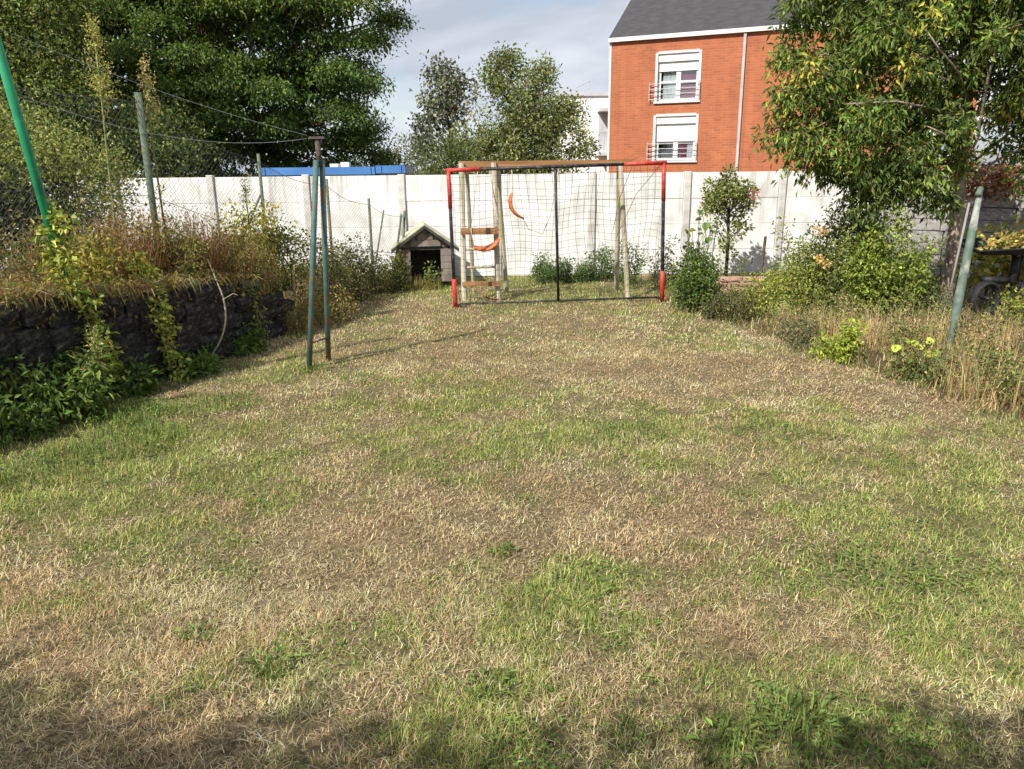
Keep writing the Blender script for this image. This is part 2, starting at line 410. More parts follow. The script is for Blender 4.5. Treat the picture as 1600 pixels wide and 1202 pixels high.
# the raised bank behind the low stone wall
dd = np.concatenate([[0.04, 0.08], np.arange(0.16, 3.0, 0.12), np.geomspace(3.1, 14, 14)]); yy = np.concatenate([[-3, -1], np.arange(0, 14.8, 0.12)])
D, Y = np.meshgrid(dd, yy); X = wall_x(Y) - D
Z = bank_z(X, Y) + (fbm(X * 2.5, Y * 2.5, 41, 3) - 0.5) * 0.10 * sstep(0.2, 0.6, D)
C = np.array([0.20, 0.145, 0.08]) * (0.6 + 0.8 * fbm(X * 5, Y * 5, 8, 3))[..., None]
bf = Buf(); nx, ny = len(dd), len(yy); i = np.arange(ny - 1)[:, None] * nx + np.arange(nx - 1)[None, :]
bf.add(np.stack([X, Y, Z], -1).reshape(-1, 3), None, np.stack([i, i + nx, i + nx + 1, i + 1], -1).reshape(-1, 4), C.reshape(-1, 3))
bank = bf.build('terrain_bank', M['ground'], None, True, 'structure')
bank['label'] = 'raised earth bank behind the low stone wall'

# lawn: separate blades, denser towards the camera, green and straw in patches
STRAW = [(0.44, 0.365, 0.215), (0.38, 0.305, 0.17), (0.29, 0.215, 0.125), (0.53, 0.465, 0.31), (0.20, 0.145, 0.085)]
GRN = [(0.19, 0.24, 0.058), (0.24, 0.285, 0.075), (0.14, 0.185, 0.048), (0.32, 0.325, 0.11), (0.40, 0.37, 0.15)]
def lawn_band(y0, y1, x0, x1, dens, h, w):
    n = int((y1 - y0) * (x1 - x0) * dens)
    x = rng.uniform(x0, x1, n); y = rng.uniform(y0, y1, n)
    ok = (x > wall_x(y) - 0.05) & (x < bed_x(y) + 0.12) & (np.abs(x) < 0.70 * y + 0.9)
    dn = fbm(x * 5.5, y * 5.5, 55, 3)                           # tufts with thin, worn places between
    ok &= rng.random(n) < 0.30 + 0.85 * sstep(0.34, 0.60, dn) * (0.55 + 0.45 * sstep(0.35, 0.5, fbm(x * 1.3, y * 1.3, 57, 2)))
    x, y = x[ok], y[ok]; n = len(x)
    g = greenness(x, y); isg = rng.random(n) < np.clip(0.05 + (g - 0.14) * 1.05, 0.04, 0.86)
    cols = np.where(isg[:, None], pal(n, GRN, .25), pal(n, STRAW, .25, [4, 4, 3, 2, 2]))
    # dryness colours large areas: browner or paler straw
    br = fbm(x * 0.8, y * 0.8, 91, 3)[:, None]
    b2 = fbm(x * 2.4, y * 2.4, 93, 3)[:, None]
    cols = np.where(isg[:, None], cols * (0.8 + 0.6 * b2), cols * (0.56 + 0.52 * br + 0.74 * b2) * (1 + (b2 - 0.5) * np.array([[-0.25, 0.06, 0.12]])))
    tuft = fbm(x * 7, y * 7, 133, 2)                            # uneven mowing: low and taller spots, darker and paler spots
    hh = h * (0.35 + 0.55 * rng.gamma(2.0, 0.6, n)) * (0.55 + 0.9 * tuft) * np.where(isg, 1.0 + 0.3 * (g > 0.7), 1.05)
    lean = np.where(isg, np.abs(rng.normal(0.75, 0.35, n)), np.abs(rng.normal(1.12, 0.35, n)))
    lean = np.clip(lean, 0, 1.5)
    cols = cols * (0.78 + 0.44 * fbm(x * 5, y * 5, 171, 3))[:, None]
    az = rng.random(n) * 2 * PI + 0.0
    z = gz(x, y) + np.where(isg, 0.0, rng.uniform(0.0, 0.012, n))
    blades(lawn, np.stack([x, y, z], 1), hh, w * rng.uniform(.6, 1.3, n), lean, az, np.clip(cols, .01, .8), 0.25)
lawn = Buf()
lawn_band(1.5, 3.4, -3.2, 3.2, 20000, 0.028, 0.0027)
lawn_band(3.4, 6.0, -5.0, 5.0, 10500, 0.026, 0.0036)
lawn_band(6.0, 9.0, -4.6, 4.6, 6200, 0.027, 0.0050)
lawn_band(9.0, 14.7, -3.2, 3.2, 2900, 0.029, 0.0072)
# loose cut straw lying on top
def litter(y0, y1, x0, x1, n, ln, w):
    x = rng.uniform(x0, x1, n); y = rng.uniform(y0, y1, n)
    ok = (x > wall_x(y)) & (x < bed_x(y)) & (rng.random(n) < 1.1 - greenness(x, y)) & (fbm(x * 1.6, y * 1.6, 201, 3) > .42)
    x, y = x[ok], y[ok]; n = len(x)
    blades(lawn, np.stack([x, y, gz(x, y) + rng.uniform(.008, .03, n)], 1), ln * rng.uniform(.5, 1.5, n), w * rng.uniform(.6, 1.2, n), np.clip(rng.normal(1.45, .12, n), 1.1, 1.6), rng.random(n) * 2 * PI, pal(n, [(0.58, 0.50, 0.34), (0.48, 0.39, 0.25), (0.36, 0.26, 0.16)], .2), .05)
litter(1.6, 4, -3, 3, 9000, .055, .003); litter(4, 7.5, -4.5, 4.2, 7000, .065, .004); litter(7.5, 13, -3, 3.3, 4000, .07, .006)
# clover and small broad leaves low among the green
n = 60000; y = 1.6 + 8.0 * rng.random(n) ** 1.6; x = rng.uniform(-1, 1, n) * (0.72 * y + .6)
ok = (x > wall_x(y)) & (x < bed_x(y)) & (rng.random(n) < (greenness(x, y) - .45) * 1.6) & (fbm(x * 4, y * 4, 303, 2) > .45); x, y = x[ok], y[ok]; n = len(x)
a = rng.random(n) * 2 * PI
leaves(lawn, np.stack([x, y, gz(x, y) + rng.uniform(.004, .024, n)], 1), np.stack([np.cos(a), np.sin(a), rng.uniform(-.1, .35, n)], 1), np.tile([[0, 0, 1.]], (n, 1)) + rng.normal(0, .2, (n, 3)), .022 * rng.uniform(.7, 1.5, n), .013 * rng.uniform(.7, 1.3, n), pal(n, [(0.13, 0.20, 0.045), (0.18, 0.25, 0.06), (0.10, 0.15, 0.04)], .25))
# taller green tufts and broad weed leaves that stand out of the mown lawn
for (tx, ty, k, h, rr) in [(-1.42, 3.02, 60, .06, .08), (-1.0, 2.78, 110, .07, .1), (-.1, 2.62, 90, .07, .09), (-.05, 3.72, 50, .06, .07), (1.05, 2.4, 200, .08, .16), (.75, 2.3, 120, .08, .12), (-2.9, 5.55, 500, .10, .4), (-3.2, 6.2, 500, .11, .35),
                           (-3.3, 5.0, 450, .09, .4), (-2.6, 6.5, 300, .08, .35), (.95, 5.7, 160, .07, .25), (1.95, 5.6, 120, .07, .25), (1.9, 3.55, 200, .07, .25), (-1.55, 7.4, 90, .09, .2), (-2.05, 7.75, 90, .1, .15), (.3, 3.25, 200, .06, .25)]:
    a = rng.random(k) * 2 * PI; q = np.sqrt(rng.random(k)) * rr
    x = tx + np.cos(a) * q; y = ty + np.sin(a) * q
    blades(lawn, np.stack([x, y, gz(x, y)], 1), h * rng.uniform(.5, 1.3, k), 0.006 * rng.uniform(.7, 1.5, k), np.abs(rng.normal(.5, .3, k)), rng.random(k) * 2 * PI, pal(k, [(0.13, 0.185, 0.045), (0.175, 0.225, 0.06), (0.10, 0.15, 0.04)], .25), .3)
    kk = k // 3
    a = rng.random(kk) * 2 * PI; q = np.sqrt(rng.random(kk)) * rr; x = tx + np.cos(a) * q; y = ty + np.sin(a) * q
    cpt = np.stack([x, y, gz(x, y) + rng.uniform(.005, h * .6, kk)], 1)
    leaves(lawn, cpt, np.stack([np.cos(a), np.sin(a), rng.uniform(.1, .6, kk)], 1), np.tile([[0, 0, 1.]], (kk, 1)), 0.045 * rng.uniform(.6, 1.3, kk), 0.018, pal(kk, [(0.11, 0.165, 0.04), (0.15, 0.20, 0.05)], .25))
lo = lawn.build('lawn_grass', M['blade'], None, False, 'stuff')
lo['label'] = 'short patchy lawn of straw and green grass blades'; lo['category'] = 'grass'

# ------------------------------------------------------------------ low stone wall holding the bank
def stone_mesh(name, seed):
    """a rough block: a cube cut once per edge, corners pulled in, faces knocked about"""
    r = np.random.default_rng(seed); g = np.array([-1, 0, 1.0]); v = []; idx = {}
    for a in g:
        for b in g:
            for c in g:
                if a == b == c == 0: continue
                p = np.array([a, b, c]); q = p * (1 - 0.05 * (np.abs(p).sum() - 1)) + r.normal(0, 0.10, 3)
                idx[(a, b, c)] = len(v); v.append(q * 0.5)
    qs = []
    for ax in range(3):
        for s in (-1.0, 1.0):
            for a in (-1.0, 0.0):
                for b in (-1.0, 0.0):
                    f = []
                    for (da, db) in ((0, 0), (1, 0), (1, 1), (0, 1)):
                        k = [0, 0, 0]; k[ax] = s; k[(ax + 1) % 3] = a + da; k[(ax + 2) % 3] = b + db; f.append(idx[tuple(k)])
                    qs.append(f if s > 0 else f[::-1])
    bb = Buf(); bb.add(np.array(v), None, qs); return bb.mesh(name, False)
M['stone'] = noise_mat('dark_stone', (0.016, 0.015, 0.015), (0.062, 0.057, 0.052), 13, 0.97, 0.8, 60, 0.1, c3=(0.11, 0.105, 0.085), s3=4)
M['stone_top'] = noise_mat('pale_coping_stone', (0.12, 0.10, 0.085), (0.32, 0.27, 0.235), 7, 0.95, 0.9, 28, 0.2, c3=(0.10, 0.09, 0.05), s3=5)
M['mortar'] = noise_mat('earth_mortar', (0.03, 0.027, 0.024), (0.07, 0.06, 0.05), 14, 1.0, 0.8, 40, 0.1)
ST = [stone_mesh('stone', 100 + k) for k in range(9)]
for me in ST: me.materials.append(M['stone'])
SC = [stone_mesh('coping', 200 + k) for k in range(5)]
for me in SC: me.materials.append(M['stone_top'])
sw = thing('stone_wall', 'low dark rough stone wall holding up the overgrown bank', 'wall', (-3.5, 7.5, 0))
core = Buf()
ys = np.linspace(3.4, 9.55, 26)
for a, b in zip(ys[:-1], ys[1:]):
    xa, xb = wall_x(a), wall_x(b); za, zb = bank_top(a) - 0.08, bank_top(b) - 0.08
    v = [[xa - .03, a, -.1], [xb - .03, b, -.1], [xb - .34, b, -.1], [xa - .34, a, -.1], [xa - .05, a, za], [xb - .05, b, zb], [xb - .34, b, zb], [xa - .34, a, za]]
    core.add(v, None, [[4, 5, 6, 7], [0, 1, 5, 4], [2, 3, 7, 6]])
core.add([[wall_x(9.55) - .03, 9.55, -.1], [wall_x(9.55) - .34, 9.55, -.1], [wall_x(9.55) - .34, 9.55, .6], [wall_x(9.55) - .05, 9.55, .6]], None, [[0, 1, 2, 3]])
core.build('mortar_core', M['mortar'], sw)
rows = 5
for rw in range(rows):
    y = 3.4 + R.uniform(0, .15)
    while y < 9.6:
        ln = R.uniform(0.2, 0.42); yc = y + ln / 2
        hgt = float(bank_top(yc)) / rows; zc = hgt * (rw + 0.5) - 0.02
        ang = math.atan2(float(wall_x(yc + .2) - wall_x(yc - .2)), 0.4)
        place('stone', ST[R.randrange(9)], None, sw, (float(wall_x(yc)) - 0.10 + R.uniform(-.03, .025), yc, zc + R.uniform(-.02, .02)), 0,
              (R.uniform(.26, .34), ln * 1.12, hgt * R.uniform(1.05, 1.2)), (R.uniform(-.08, .08), R.uniform(-.08, .08), -ang + R.uniform(-.1, .1)))
        y += ln
y = 3.4
while y < 9.5:
    ln = R.uniform(0.16, 0.36); yc = y + ln / 2
    ang = math.atan2(float(wall_x(yc + .2) - wall_x(yc - .2)), 0.4)
    if R.random() < 0.8:
        place('coping_stone', SC[R.randrange(5)], None, sw, (float(wall_x(yc)) - 0.18 + R.uniform(-.05, .05), yc, float(bank_top(yc)) - 0.02 + R.uniform(-.02, .025)), 0,
              (R.uniform(.26, .42), ln * 1.1, R.uniform(.08, .17)), (R.uniform(-.15, .15), R.uniform(-.15, .15), -ang + R.uniform(-.3, .3)))
    y += ln * R.uniform(1.0, 1.25)
for k, (xx, yy_, zz, s) in enumerate([(-3.1, 9.68, .15, .3), (-3.35, 9.72, .2, .33), (-3.1, 9.66, .44, .3), (-3.4, 9.7, .5, .3)]):
    place('stone', ST[k], None, sw, (xx, yy_, zz), 0, (s, .22, s * .9), (.1 * k, .1, .3 * k))

# ------------------------------------------------------------------ white concrete panel wall at the end of the garden
WY = 14.92
def white_wall_mat():
    m, t, b = newmat('white_concrete')
    tcn = t.nodes.new('ShaderNodeTexCoord')
    n = t.nodes.new('ShaderNodeTexNoise'); n.inputs['Scale'].default_value = 3; n.inputs['Detail'].default_value = 8
    oi = t.nodes.new('ShaderNodeObjectInfo')
    av = t.nodes.new('ShaderNodeVectorMath'); av.operation = 'ADD'
    t.links.new(tcn.outputs['Object'], av.inputs[0]); t.links.new(oi.outputs['Location'], av.inputs[1])
    t.links.new(av.outputs[0], n.inputs['Vector'])
    mp = t.nodes.new('ShaderNodeMapping'); mp.inputs['Scale'].default_value = (14, 14, 0.9)
    t.links.new(av.outputs[0], mp.inputs[0])
    s = t.nodes.new('ShaderNodeTexNoise'); s.inputs['Scale'].default_value = 1; s.inputs['Detail'].default_value = 6
    t.links.new(mp.outputs[0], s.inputs['Vector'])
    r = t.nodes.new('ShaderNodeValToRGB'); r.color_ramp.elements[0].position = .3; r.color_ramp.elements[0].color = (.57, .56, .53, 1)
    r.color_ramp.elements[1].position = .6; r.color_ramp.elements[1].color = (.745, .748, .74, 1)
    t.links.new(n.outputs['Fac'], r.inputs[0])
    r2 = t.nodes.new('ShaderNodeValToRGB'); r2.color_ramp.elements[0].position = .50; r2.color_ramp.elements[0].color = (1, 1, 1, 1)
    r2.color_ramp.elements[1].position = .76; r2.color_ramp.elements[1].color = (.46, .44, .39, 1)
    t.links.new(s.outputs['Fac'], r2.inputs[0])
    # runs of grime start at the wall top and fade downwards
    sp = t.nodes.new('ShaderNodeSeparateXYZ'); t.links.new(tcn.outputs['Object'], sp.inputs[0])
    a = t.nodes.new('ShaderNodeSeparateXYZ'); t.links.new(av.outputs[0], a.inputs[0])
    mr = t.nodes.new('ShaderNodeMapRange'); mr.inputs[1].default_value = 1.0; mr.inputs[2].default_value = 1.95; mr.inputs[3].default_value = .25; mr.inputs[4].default_value = 1
    t.links.new(a.outputs[2], mr.inputs[0])
    mm = t.nodes.new('ShaderNodeMix'); mm.data_type = 'RGBA'; mm.blend_type = 'MULTIPLY'
    t.links.new(mr.outputs[0], mm.inputs[0]); t.links.new(r.outputs[0], mm.inputs[6]); t.links.new(r2.outputs[0], mm.inputs[7])
    t.links.new(mm.outputs[2], b.inputs['Base Color']); b.inputs['Roughness'].default_value = .9; b.inputs['Specular IOR Level'].default_value = .2
    bp = t.nodes.new('ShaderNodeBump'); bp.inputs['Strength'].default_value = .25; bp.inputs['Distance'].default_value = .01
    n3 = t.nodes.new('ShaderNodeTexNoise'); n3.inputs['Scale'].default_value = 40; t.links.new(av.outputs[0], n3.inputs['Vector'])
    t.links.new(n3.outputs['Fac'], bp.inputs['Height']); t.links.new(bp.outputs[0], b.inputs['Normal'])
    return m
M['white'] = white_wall_mat()
M['post_conc'] = noise_mat('grey_concrete', (0.46, 0.45, 0.42), (0.60, 0.59, 0.56), 6, 0.9, 0.3, 40, 0.2, c3=(0.36, 0.33, 0.25), s3=2.0)
cw = thing('concrete_wall', 'white concrete panel wall closing the far end of the garden', 'wall', (0, WY, 0))
def bevel_box(name, sx, sy, sz, b):
    """a box with chamfered front edges, centred, front towards -y"""
    x, y, z = sx / 2, sy / 2, sz / 2; bb = Buf()
    v = [[-x, y, -z], [x, y, -z], [x, y, z], [-x, y, z], [-x, -y + b, -z], [x, -y + b, -z], [x, -y + b, z], [-x, -y + b, z], [-x + b, -y, -z + b], [x - b, -y, -z + b], [x - b, -y, z - b], [-x + b, -y, z - b]]
    q = [[3, 2, 1, 0][::-1][::-1], [0, 1, 5, 4], [1, 2, 6, 5], [2, 3, 7, 6], [3, 0, 4, 7], [4, 5, 9, 8], [5, 6, 10, 9], [6, 7, 11, 10], [7, 4, 8, 11], [8, 9, 10, 11]]
    bb.add(v, None, q); return bb.mesh(name)
BAY = 1.79; PX0 = -0.245
pm = bevel_box('panel', BAY - 0.135, 0.045, 0.472, 0.006); pm.materials.append(M['white'])
qm = bevel_box('post', 0.13, 0.13, 1.95, 0.010); qm.materials.append(M['post_conc'])
for k in range(-6, 6):
    x = PX0 + BAY * k
    place('post', qm, None, cw, (x, WY, 0.975 - 0.02 + R.uniform(-.012, .012)), R.uniform(-.02, .02))
    if k < 5:
        for j in range(4):
            place('panel', pm, None, cw, (x + BAY / 2 + R.uniform(-.004, .004), WY + R.uniform(-.006, .006), 0.237 + 0.4755 * j), 0, (1, 1, 1), (R.uniform(-.004, .004), 0, 0))

# ------------------------------------------------------------------ brick apartment building behind the wall
def brick_mat():
    m, t, b = newmat('orange_brick')
    tcn = t.nodes.new('ShaderNodeTexCoord')
    sp = t.nodes.new('ShaderNodeSeparateXYZ'); t.links.new(tcn.outputs['Object'], sp.inputs[0])
    # along the facade
    dm = t.nodes.new('ShaderNodeVectorMath'); dm.operation = 'DOT_PRODUCT'; dm.inputs[1].default_value = (0.9155, -0.4023, 0)
    t.links.new(tcn.outputs['Object'], dm.inputs[0])
    cb = t.nodes.new('ShaderNodeCombineXYZ'); t.links.new(dm.outputs['Value'], cb.inputs[0]); t.links.new(sp.outputs[2], cb.inputs[1])
    br = t.nodes.new('ShaderNodeTexBrick')
    br.inputs['Color1'].default_value = (0.42, 0.132, 0.056, 1); br.inputs['Color2'].default_value = (0.30, 0.088, 0.039, 1); br.inputs['Mortar'].default_value = (0.42, 0.16, 0.075, 1)
    br.inputs['Scale'].default_value = 1.0; br.inputs['Mortar Size'].default_value = 0.012; br.inputs['Brick Width'].default_value = 0.31; br.inputs['Row Height'].default_value = 0.092
    br.inputs['Bias'].default_value = -0.3
    t.links.new(cb.outputs[0], br.inputs['Vector'])
    n = t.nodes.new('ShaderNodeTexNoise'); n.inputs['Scale'].default_value = 1.3; n.inputs['Detail'].default_value = 7; t.links.new(tcn.outputs['Object'], n.inputs['Vector'])
    r = t.nodes.new('ShaderNodeValToRGB'); r.color_ramp.elements[0].color = (.78, .76, .76, 1); r.color_ramp.elements[1].color = (1.12, 1.12, 1.12, 1)
    t.links.new(n.outputs['Fac'], r.inputs[0])
    mm = t.nodes.new('ShaderNodeMix'); mm.data_type = 'RGBA'; mm.blend_type = 'MULTIPLY'; mm.inputs[0].default_value = 1
    t.links.new(br.outputs['Color'], mm.inputs[6]); t.links.new(r.outputs[0], mm.inputs[7])
    mp = t.nodes.new('ShaderNodeMapping'); mp.inputs['Scale'].default_value = (2.2, 2.2, .22); t.links.new(tcn.outputs['Object'], mp.inputs[0])
    n4 = t.nodes.new('ShaderNodeTexNoise'); n4.inputs['Scale'].default_value = 1.6; n4.inputs['Detail'].default_value = 6; t.links.new(mp.outputs[0], n4.inputs['Vector'])
    r4 = t.nodes.new('ShaderNodeValToRGB'); r4.color_ramp.elements[0].position = .35; r4.color_ramp.elements[0].color = (.74, .72, .72, 1); r4.color_ramp.elements[1].position = .6; r4.color_ramp.elements[1].color = (1.05, 1.05, 1.06, 1)
    t.links.new(n4.outputs['Fac'], r4.inputs[0])
    m4 = t.nodes.new('ShaderNodeMix'); m4.data_type = 'RGBA'; m4.blend_type = 'MULTIPLY'; m4.inputs[0].default_value = .45
    t.links.new(mm.outputs[2], m4.inputs[6]); t.links.new(r4.outputs[0], m4.inputs[7])
    t.links.new(m4.outputs[2], b.inputs['Base Color']); b.inputs['Roughness'].default_value = .85
    bp = t.nodes.new('ShaderNodeBump'); bp.inputs['Strength'].default_value = .4; bp.inputs['Distance'].default_value = .02; bp.invert = True
    t.links.new(br.outputs['Fac'], bp.inputs['Height']); t.links.new(bp.outputs[0], b.inputs['Normal'])
    return m
M['brick'] = brick_mat()
M['slate'] = noise_mat('slate', (0.042, 0.041, 0.044), (0.060, 0.058, 0.061), 3, 0.7, 0.12, 18, 0.3, stretch=(1, 1, 3))
M['pvc'] = noise_mat('white_plastic', (0.62, 0.62, 0.62), (0.72, 0.72, 0.71), 3, 0.45, 0.0)
M['trimgrey'] = noise_mat('pale_grey_paint', (0.50, 0.50, 0.50), (0.60, 0.60, 0.60), 3, 0.5, 0.0)
M['pipe'] = noise_mat('grey_pipe', (0.36, 0.35, 0.35), (0.45, 0.44, 0.44), 3, 0.5, 0.0)
M['railing'] = noise_mat('grey_rail_paint', (0.36, 0.38, 0.41), (0.46, 0.48, 0.5), 5, 0.45, 0.0)
M['curtain'] = noise_mat('plum_curtain', (0.16, 0.03, 0.07), (0.24, 0.05, 0.10), 6, 0.9, 0.2, stretch=(6, 6, .4))
M['netcurtain'] = noise_mat('net_curtain', (0.5, 0.52, 0.55), (0.66, 0.68, 0.7), 5, 0.9, 0.2, stretch=(8, 8, .5))
m, t, b = newmat('window_glass')
tr_ = t.nodes.new('ShaderNodeBsdfTransparent'); tr_.inputs[0].default_value = (.92, .95, .95, 1)
gl_ = t.nodes.new('ShaderNodeBsdfGlossy'); gl_.inputs['Roughness'].default_value = .03
mx_ = t.nodes.new('ShaderNodeMixShader'); mx_.inputs[0].default_value = .14
t.links.new(tr_.outputs[0], mx_.inputs[1]); t.links.new(gl_.outputs[0], mx_.inputs[2]); t.links.new(mx_.outputs[0], t.nodes['Material Output'].inputs['Surface'])
M['glass'] = m
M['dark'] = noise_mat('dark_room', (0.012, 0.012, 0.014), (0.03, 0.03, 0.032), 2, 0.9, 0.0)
FA = np.array([4.07, 33.0]); FU = np.array([0.9155, -0.4023]); FN = np.array([-0.4023, -0.9155])
def fac(v):
    """local facade coordinates (along, outwards, up) to world"""
    v = np.asarray(v, float); p = FA[None] + v[:, :1] * FU[None] + v[:, 1:2] * FN[None]
    return np.column_stack([p, v[:, 2]])
bld = thing('brick_building', 'orange brick apartment building with dark slate roof behind the white wall', 'building', (4.07, 33.0, 0))
BL, BD, BE = 13.0, 9.0, 6.80
wins = [(1.88, 3.56, 4.46, 6.28), (1.88, 3.56, 2.22, 3.98), (10.9, 12.5, 4.46, 6.28), (11.0, 12.5, 2.22, 3.98)]
wb = Buf()
us = sorted({0.0, BL} | {w[0] for w in wins} | {w[1] for w in wins}); zs = sorted({-0.3, BE} | {w[2] for w in wins} | {w[3] for w in wins})
for a, b_ in zip(us[:-1], us[1:]):
    for c, d in zip(zs[:-1], zs[1:]):
        if any(w[0] <= a and b_ <= w[1] and w[2] <= c and d <= w[3] for w in wins): continue
        wb.add(fac([[a, 0, c], [b_, 0, c], [b_, 0, d], [a, 0, d]]), None, [[0, 1, 2, 3]])
for (a, b_, c, d) in wins:                                   # reveals
    wb.add(fac([[a, 0, c], [b_, 0, c], [b_, 0, d], [a, 0, d], [a, -.22, c], [b_, -.22, c], [b_, -.22, d], [a, -.22, d]]), None, [[0, 4, 5, 1], [1, 5, 6, 2], [2, 6, 7, 3], [3, 7, 4, 0]])
RZ = BE + 0.15 + BD / 2 * 0.63
wb.add(fac([[0, 0, -.3], [0, -BD, -.3], [0, -BD, BE], [0, -BD / 2, RZ - .12], [0, 0, BE]]), [[0, 4, 3], [0, 3, 2], [0, 2, 1]])
wb.add(fac([[BL, 0, -.3], [BL, -BD, -.3], [BL, -BD, BE], [BL, -BD / 2, RZ - .12], [BL, 0, BE]]), [[4, 0, 3], [3, 0, 2], [2, 0, 1]])
wb.add(fac([[0, -BD, -.3], [BL, -BD, -.3], [BL, -BD, BE], [0, -BD, BE]]), None, [[3, 2, 1, 0]])
wb.build('wall', M['brick'], bld)
rf = Buf()
def slab(p, th):
    p = fac(p); q = p - np.array([0, 0, th]); v = np.vstack([p, q])
    rf.add(v, None, [[0, 1, 2, 3], [7, 6, 5, 4], [0, 4, 5, 1], [1, 5, 6, 2], [2, 6, 7, 3], [3, 7, 4, 0]])
slab([[-.06, .12, BE + .13], [BL + .06, .12, BE + .13], [BL + .06, -BD / 2, RZ], [-.06, -BD / 2, RZ]], .10)
slab([[-.06, -BD / 2, RZ], [BL + .06, -BD / 2, RZ], [BL + .06, -BD - .12, BE + .13], [-.06, -BD - .12, BE + .13]], .10)
roof = rf.build('roof', M['slate'], bld)
def fbox(name, lo, hi, mat, parent):
    bb = Buf(); bb.box(lo, hi, M=fac); return bb.build(name, mat, parent)
fbox('gutter', (-.06, .005, BE - .03), (BL + .06, .15, BE + .12), M['pvc'], bld)
fbox('downpipe', (5.12, .01, -.2), (5.22, .10, BE - .035), M['pipe'], bld)
fbox('corner_trim', (-.05, -.05, -.2), (.035, .02, BE - .035), M['trimgrey'], bld)
for k, (a, b_, c, d) in enumerate(wins):
    w = Buf()
    for lo, hi in (((a - .05, -.1, c), (a + .05, .03, d)), ((b_ - .05, -.1, c), (b_ + .05, .03, d)), ((a + .05, -.1, d - .06), (b_ - .05, .028, d + .04))):
        w.box(lo, hi, M=fac)
    win = w.build('window', M['trimgrey'], bld)
    fbox('sill', (a - .07, -.1, c - .05), (b_ + .07, .08, c + .03), M['trimgrey'], win)
    fbox('shutter_box', (a + .055, -.17, d - .34), (b_ - .055, -.03, d - .062), M['pvc'], win)
    sh = 5.58 if k % 2 == 0 else 2.98
    z = d - .345
    while z > sh + .05:                                       # roller shutter slats
        fbox('shutter_slat', (a + .06, -.135, max(z - .085, sh)), (b_ - .06, -.105, z - .0015), M['pvc'], win); z -= .086
    # casement frame with two sashes
    fr = Buf(); zt = d - .35
    for lo, hi in (((a + .052, -.21, c + .035), (a + .15, -.15, zt)), ((b_ - .15, -.21, c + .035), (b_ - .052, -.15, zt)), ((a + .15, -.21, c + .035), (b_ - .15, -.15, c + .13)), (((a + b_) / 2 - .09, -.208, c + .13), ((a + b_) / 2 + .09, -.148, zt)), ((a + .15, -.206, c + .72), ((a + b_) / 2 - .09, -.152, c + .78)), (((a + b_) / 2 + .09, -.206, c + .72), (b_ - .15, -.152, c + .78))):
        fr.box(lo, hi, M=fac)
    fr.build('sash_frame', M['pvc'], win)
    for (p, q) in ((a + .15, (a + b_) / 2 - .09), ((a + b_) / 2 + .09, b_ - .15)):
        fbox('pane', (p, -.186, c + .13), (q, -.180, zt), M['glass'], win)
    fbox('curtain', ((a + b_) / 2 + (.05 if k % 2 == 0 else -.15), -.27, c + .05), (b_ - .1 if k % 2 == 0 else b_ - .42, -.24, zt), M['curtain'], win)
    fbox('net_curtain', ((a + .22) if k % 2 == 0 else b_ - .40, -.26, c + .05), ((a + b_) / 2 - .0 if k % 2 == 0 else b_ - .05, -.25, zt), M['netcurtain'], win)
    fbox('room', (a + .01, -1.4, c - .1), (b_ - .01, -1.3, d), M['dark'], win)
    for j in range(4):                                        # balustrade
        bb = Buf(); bb.tube(fac([[a - .25, .12, c + .10 + j * .19], [b_ + .04, .12, c + .10 + j * .19]]), .016, 6); bb.build('rail_bar', M['railing'], win)
    for u in (a - .24, b_ + .03):
        bb = Buf(); bb.tube(fac([[u, .12, c + .04], [u, .12, c + .74]]), .016, 6); bb.tube(fac([[u, -.0, c + .4], [u, .12, c + .4]]), .012, 5); bb.build('rail_upright', M['railing'], win)

# ------------------------------------------------------------------ white house, blue sheds and distant things behind the wall
M['render_white'] = noise_mat('white_render', (0.74, 0.74, 0.73), (0.83, 0.83, 0.82), 2, 0.9, 0.1)
M['blue'] = noise_mat('blue_sheet', (0.055, 0.16, 0.40), (0.08, 0.21, 0.48), 2, 0.45, 0.05)
M['pale_panel'] = noise_mat('grey_panel', (0.42, 0.44, 0.47), (0.52, 0.54, 0.57), 2, 0.6, 0.05)
wh = thing('white_house', 'plain white rendered house with flat roof beside the brick building', 'building', (4.2, 42, 0))
bb = Buf(); bb.box((2.6, 42, -.2), (5.5, 50, 5.55)); bb.build('wall', M['render_white'], wh)
bb = Buf(); bb.box((2.5, 41.9, 5.552), (5.6, 50.1, 5.72)); bb.build('roof', M['pale_panel'], wh)
for z in (4.75, 2.6):
    bb = Buf(); bb.box((4.55, 41.0, z), (5.5, 41.99, z + .15)); bb.build('balcony_slab', M['pale_panel'], wh)
bb = Buf(); bb.box((4.62, 41.93, 2.76), (5.4, 41.995, 4.70)); bb.build('balcony_door', M['pale_panel'], wh)
for u in (4.6, 4.82, 5.04, 5.26, 5.46):
    bb = Buf(); bb.tube([[u, 41.05, 2.75], [u, 41.05, 3.7]], .02, 5); bb.build('baluster', M['railing'], wh)
bb = Buf(); bb.tube([[4.55, 41.05, 3.72], [5.5, 41.05, 3.72]], .025, 5); bb.build('handrail', M['railing'], wh)
an = Buf(); an.tube([[4.3, 44, 5.7], [4.3, 44, 6.5]], .025, 5); an.build('antenna_mast', M['railing'], wh)
an = Buf(); an.tube([[3.3, 43.8, 6.0], [4.5, 44.1, 6.55]], .02, 5)
for k in range(6): an.tube([[3.6 + k * .17, 43.6, 6.14 + k * .075], [3.6 + k * .17, 44.2, 6.14 + k * .075]], .012, 4)
an.build('antenna_boom', M['railing'], wh)

